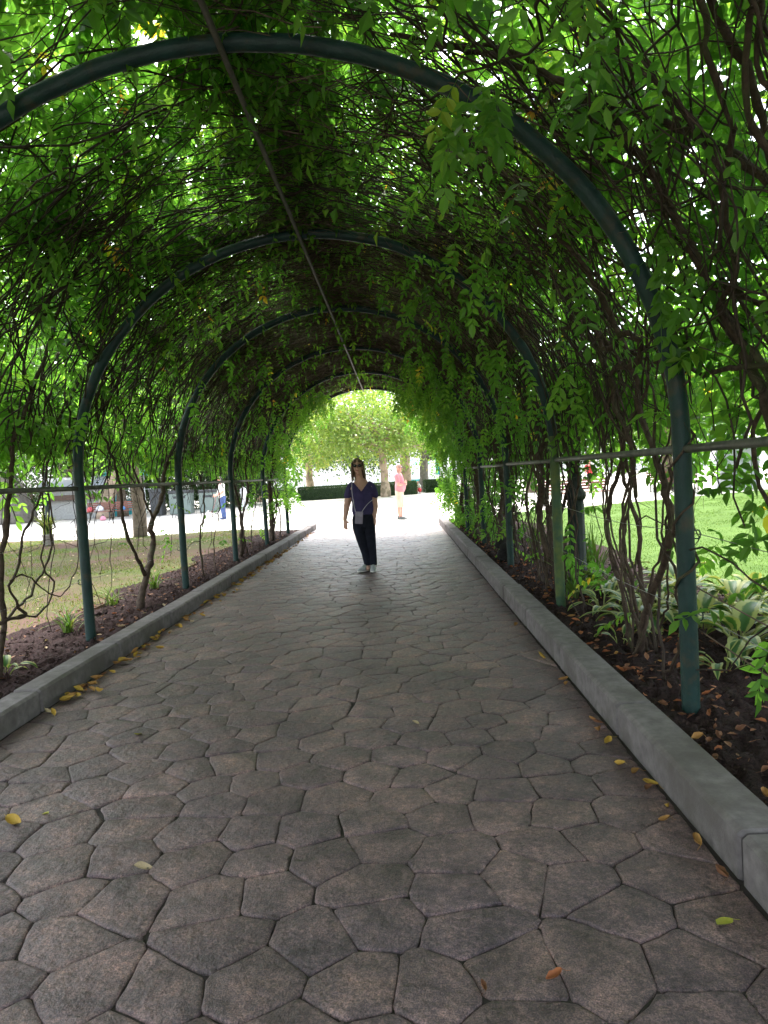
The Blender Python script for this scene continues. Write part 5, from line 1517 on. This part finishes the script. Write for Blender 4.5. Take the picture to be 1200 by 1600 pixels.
# ------------------------------------------------------------------ fallen leaves
def fl_mat(name, a, b): return surface(name, a, b, 40, .7, .3, 60, .2)
FM = [fl_mat('yellow_leaf', (.34, .20, .03), (.44, .29, .06)), fl_mat('ochre_leaf', (.28, .14, .04), (.36, .20, .07)), fl_mat('orange_leaf', (.24, .075, .028), (.32, .12, .05)), fl_mat('brown_leaf', (.12, .05, .026), (.20, .095, .05)), fl_mat('pale_leaf', (.34, .25, .15), (.44, .34, .22)), fl_mat('lime_leaf', (.26, .27, .03), (.36, .33, .06))]
def dry_leaf(L, W, curl, seed, mat):
    r = random.Random(seed)
    V = []; nu, nv = 6, 5
    for i in range(nu):
        t = i/(nu-1)
        w = W*.5*max(.03, math.sin(math.pi*min(.98, t*.95+.03))**.75)*(1+r.uniform(-.12, .12))
        for j in range(nv):
            v = j/(nv-1)*2-1
            z = curl*L*(.6*(t-.5)**2*2 + .55*v*v*(w/W)*1.6) + r.uniform(-.04, .04)*L*curl + .002
            V.append((L*(t-.5), v*w + .08*L*math.sin(t*3+seed), z))
    F = [[i*nv+j, (i+1)*nv+j, (i+1)*nv+j+1, i*nv+j+1] for i in range(nu-1) for j in range(nv-1)]
    mb = MB(); mb.add(V, F)
    tubes(mb, np.array([[(-L*.5, .08*L*math.sin(seed), .003+curl*L*.3), (-L*.68, .02, .004), (-L*.85, .03, .003)]]), np.full((1, 3), .0012), 4, cap=False)
    return mb.mesh('fallen_leaf', mat, True)
FL = [[dry_leaf(random.uniform(.075, .11), random.uniform(.036, .06), random.uniform(.15, .8), 10*m+i, FM[m]) for i in range(4)] for m in range(6)]
LEAFCOL = ['yellow', 'ochre', 'orange', 'brown', 'tan', 'lime']
def where(x, y):
    if x > -1:
        k = int(np.clip((y-Y1)/DY+1, 0, 5))
        return ['before the first right post', 'between the first and second right posts', 'between the second and third right posts', 'between the third and fourth right posts', 'past the fourth right post', 'past the fourth right post'][k]
    k = int(np.clip((y-Y1-DY)/DY+1, 0, 5))
    return ['before the second left post', 'between the second and third left posts', 'between the third and fourth left posts', 'between the fourth and fifth left posts', 'past the fifth left post', 'past the fifth left post'][k]
def put_leaf(x, y, z, m, label, group, s=1.0, rz=None):
    if group:
        label = LEAFCOL[m] + ' ' + label + ', ' + where(x, y)
    o = link(bpy.data.objects.new('fallen_leaf', random.choice(FL[m])))
    if group: s *= .8
    o.location = (x, y, z); o.scale = (s, s, s)
    o.rotation_euler = (random.gauss(0, .22), random.gauss(0, .22), random.uniform(0, 6.28) if rz is None else rz)
    tag(o, label, 'leaf', group)
lone = [(57, -1.79, 3.02, 0, 'long yellow leaf lying on the path at the left edge', 1.1), (0, -1.68, 3.08, 5, 'small lime leaf touching the long yellow leaf at the left edge', .7),
        (0, -1.06, 2.60, 4, 'pale curled leaf on the path at the lower left', .95), (0, -1.62, 4.05, 5, 'lone lime yellow leaf on the path near the left kerb', 1.1),
        (0, 0.02, 4.02, 4, 'single pale leaf in the middle of the path', .8), (0, 0.93, 2.13, 5, 'lime leaf on the path near the lower right corner', .85),
        (0, 0.36, 1.93, 2, 'curled orange leaf across a joint at the bottom of the path', .8), (0, .155, 1.90, 3, 'tiny brown leaf in a joint at the bottom of the path', .5)]
for _, x, y, m, lab, s in lone: put_leaf(x, y, .006, m, lab, None, s*.8)
for y in (2.36, 2.62, 2.78, 2.9, 3.02, 3.08, 3.22, 3.3, 3.62, 3.74, 3.85, 3.95, 4.6, 4.7, 5.3, 6.4):
    put_leaf(1.045-abs(random.gauss(0, .035)), y+random.uniform(-.03, .03), .010, random.choice([0, 0, 1, 1, 3]), 'leaf at the foot of the right kerb', 'leaves along the foot of the right kerb', random.uniform(.7, 1.1))
k = 0
while k < 125:
    y = 4.55 + (k/125)**1.35*9.5 + random.gauss(0, .15)
    dens = .5+.5*math.sin(y*2.1+.6)+.3*math.sin(y*5.3)
    if random.random() > dens*.8+.15: continue
    put_leaf(-2.425+abs(random.gauss(0, .085)), y, .010+random.uniform(0, .02), random.choice([0, 1, 1, 1, 4, 0, 3]), 'leaf in the drift along the left kerb', 'leaves along the foot of the left kerb', random.uniform(.7, 1.15))
    k += 1
for k in range(95):
    y = 2.6+random.random()**1.3*5.2
    put_leaf(random.uniform(1.31, 1.95), y, .135, random.choice([2, 2, 3, 3, 1, 3]), 'leaf on the soil of the right bed', 'leaves on the right bed', random.uniform(.55, 1.0))
for k in range(60):
    put_leaf(random.uniform(-3.9, -2.72), random.uniform(5.0, 11.0), .085, random.choice([2, 3, 1, 4]), 'leaf on the soil of the left bed', 'leaves on the left bed', random.uniform(.55, 1.0))
def litter(name, label, n, xr, yr, z, mat, s=.07):
    mb = MB()
    p = np.stack([rng.uniform(*xr, n), rng.uniform(*yr, n), z+rng.uniform(0, .02, n)], 1)
    d = unit(rng.normal(0, 1, (n, 3))*np.array([1, 1, .35])); nr = unit(np.array([0, 0, 1.0])+rng.normal(0, .45, (n, 3)))
    L = s*rng.uniform(.5, 1.2, n)
    leaflets(mb, p, d, nr, L, L*.55, .5, 2)
    tag(mb.build(name, mat), label, None, kind='stuff')
M['mulch'] = surface('bark_crumb', (.010, .006, .005), (.055, .034, .028), 60, .95, spec=.15)
litter('bark_mulch', 'dark bark crumbs and clods on the right bed', 9000, (1.29, 3.0), (1.8, 14), .118, M['mulch'], .032)
litter('bark_mulch', 'dark bark crumbs and clods on the left bed', 7000, (-3.8, -2.69), (3.5, 16), .072, M['mulch'], .032)
litter('leaf_litter', 'scattered dead leaves on the farther right bed', 700, (1.3, 2.2), (3.0, 18.5), .125, FM[3], .055)
litter('leaf_litter', 'scattered orange leaves on the farther right bed', 350, (1.3, 2.0), (3.0, 18.5), .125, FM[2], .06)
litter('leaf_litter', 'scattered dead leaves on the farther left bed', 500, (-4.2, -2.7), (5.0, 19), .085, FM[3], .055)
litter('leaf_litter', 'pale fallen leaves dotted over the left lawn', 420, (-12, -4.2), (6.0, 21), .065, FM[4], .075)
litter('leaf_litter', 'small leaves at the far foot of the left kerb', 160, (-2.46, -2.33), (11.0, 19), .008, FM[1], .08)
mb = MB()
for (a, b) in (((1.62, 2.95, .135), (1.72, 2.8, .16)), ((1.66, 2.9, .14), (1.62, 2.80, .145)), ((1.70, 2.83, .15), (1.78, 2.86, .15))):
    tube(mb, [a, tuple((np.array(a)+np.array(b))/2+[.01, .01, .006]), b], [.003, .002], 6, 5)
tag(mb.build('dead_twig', fl_mat('bleached_twig', (.42, .34, .26), (.52, .43, .34)), None, True), 'small pale forked twig lying on the bare soil at the lower right', 'twig')
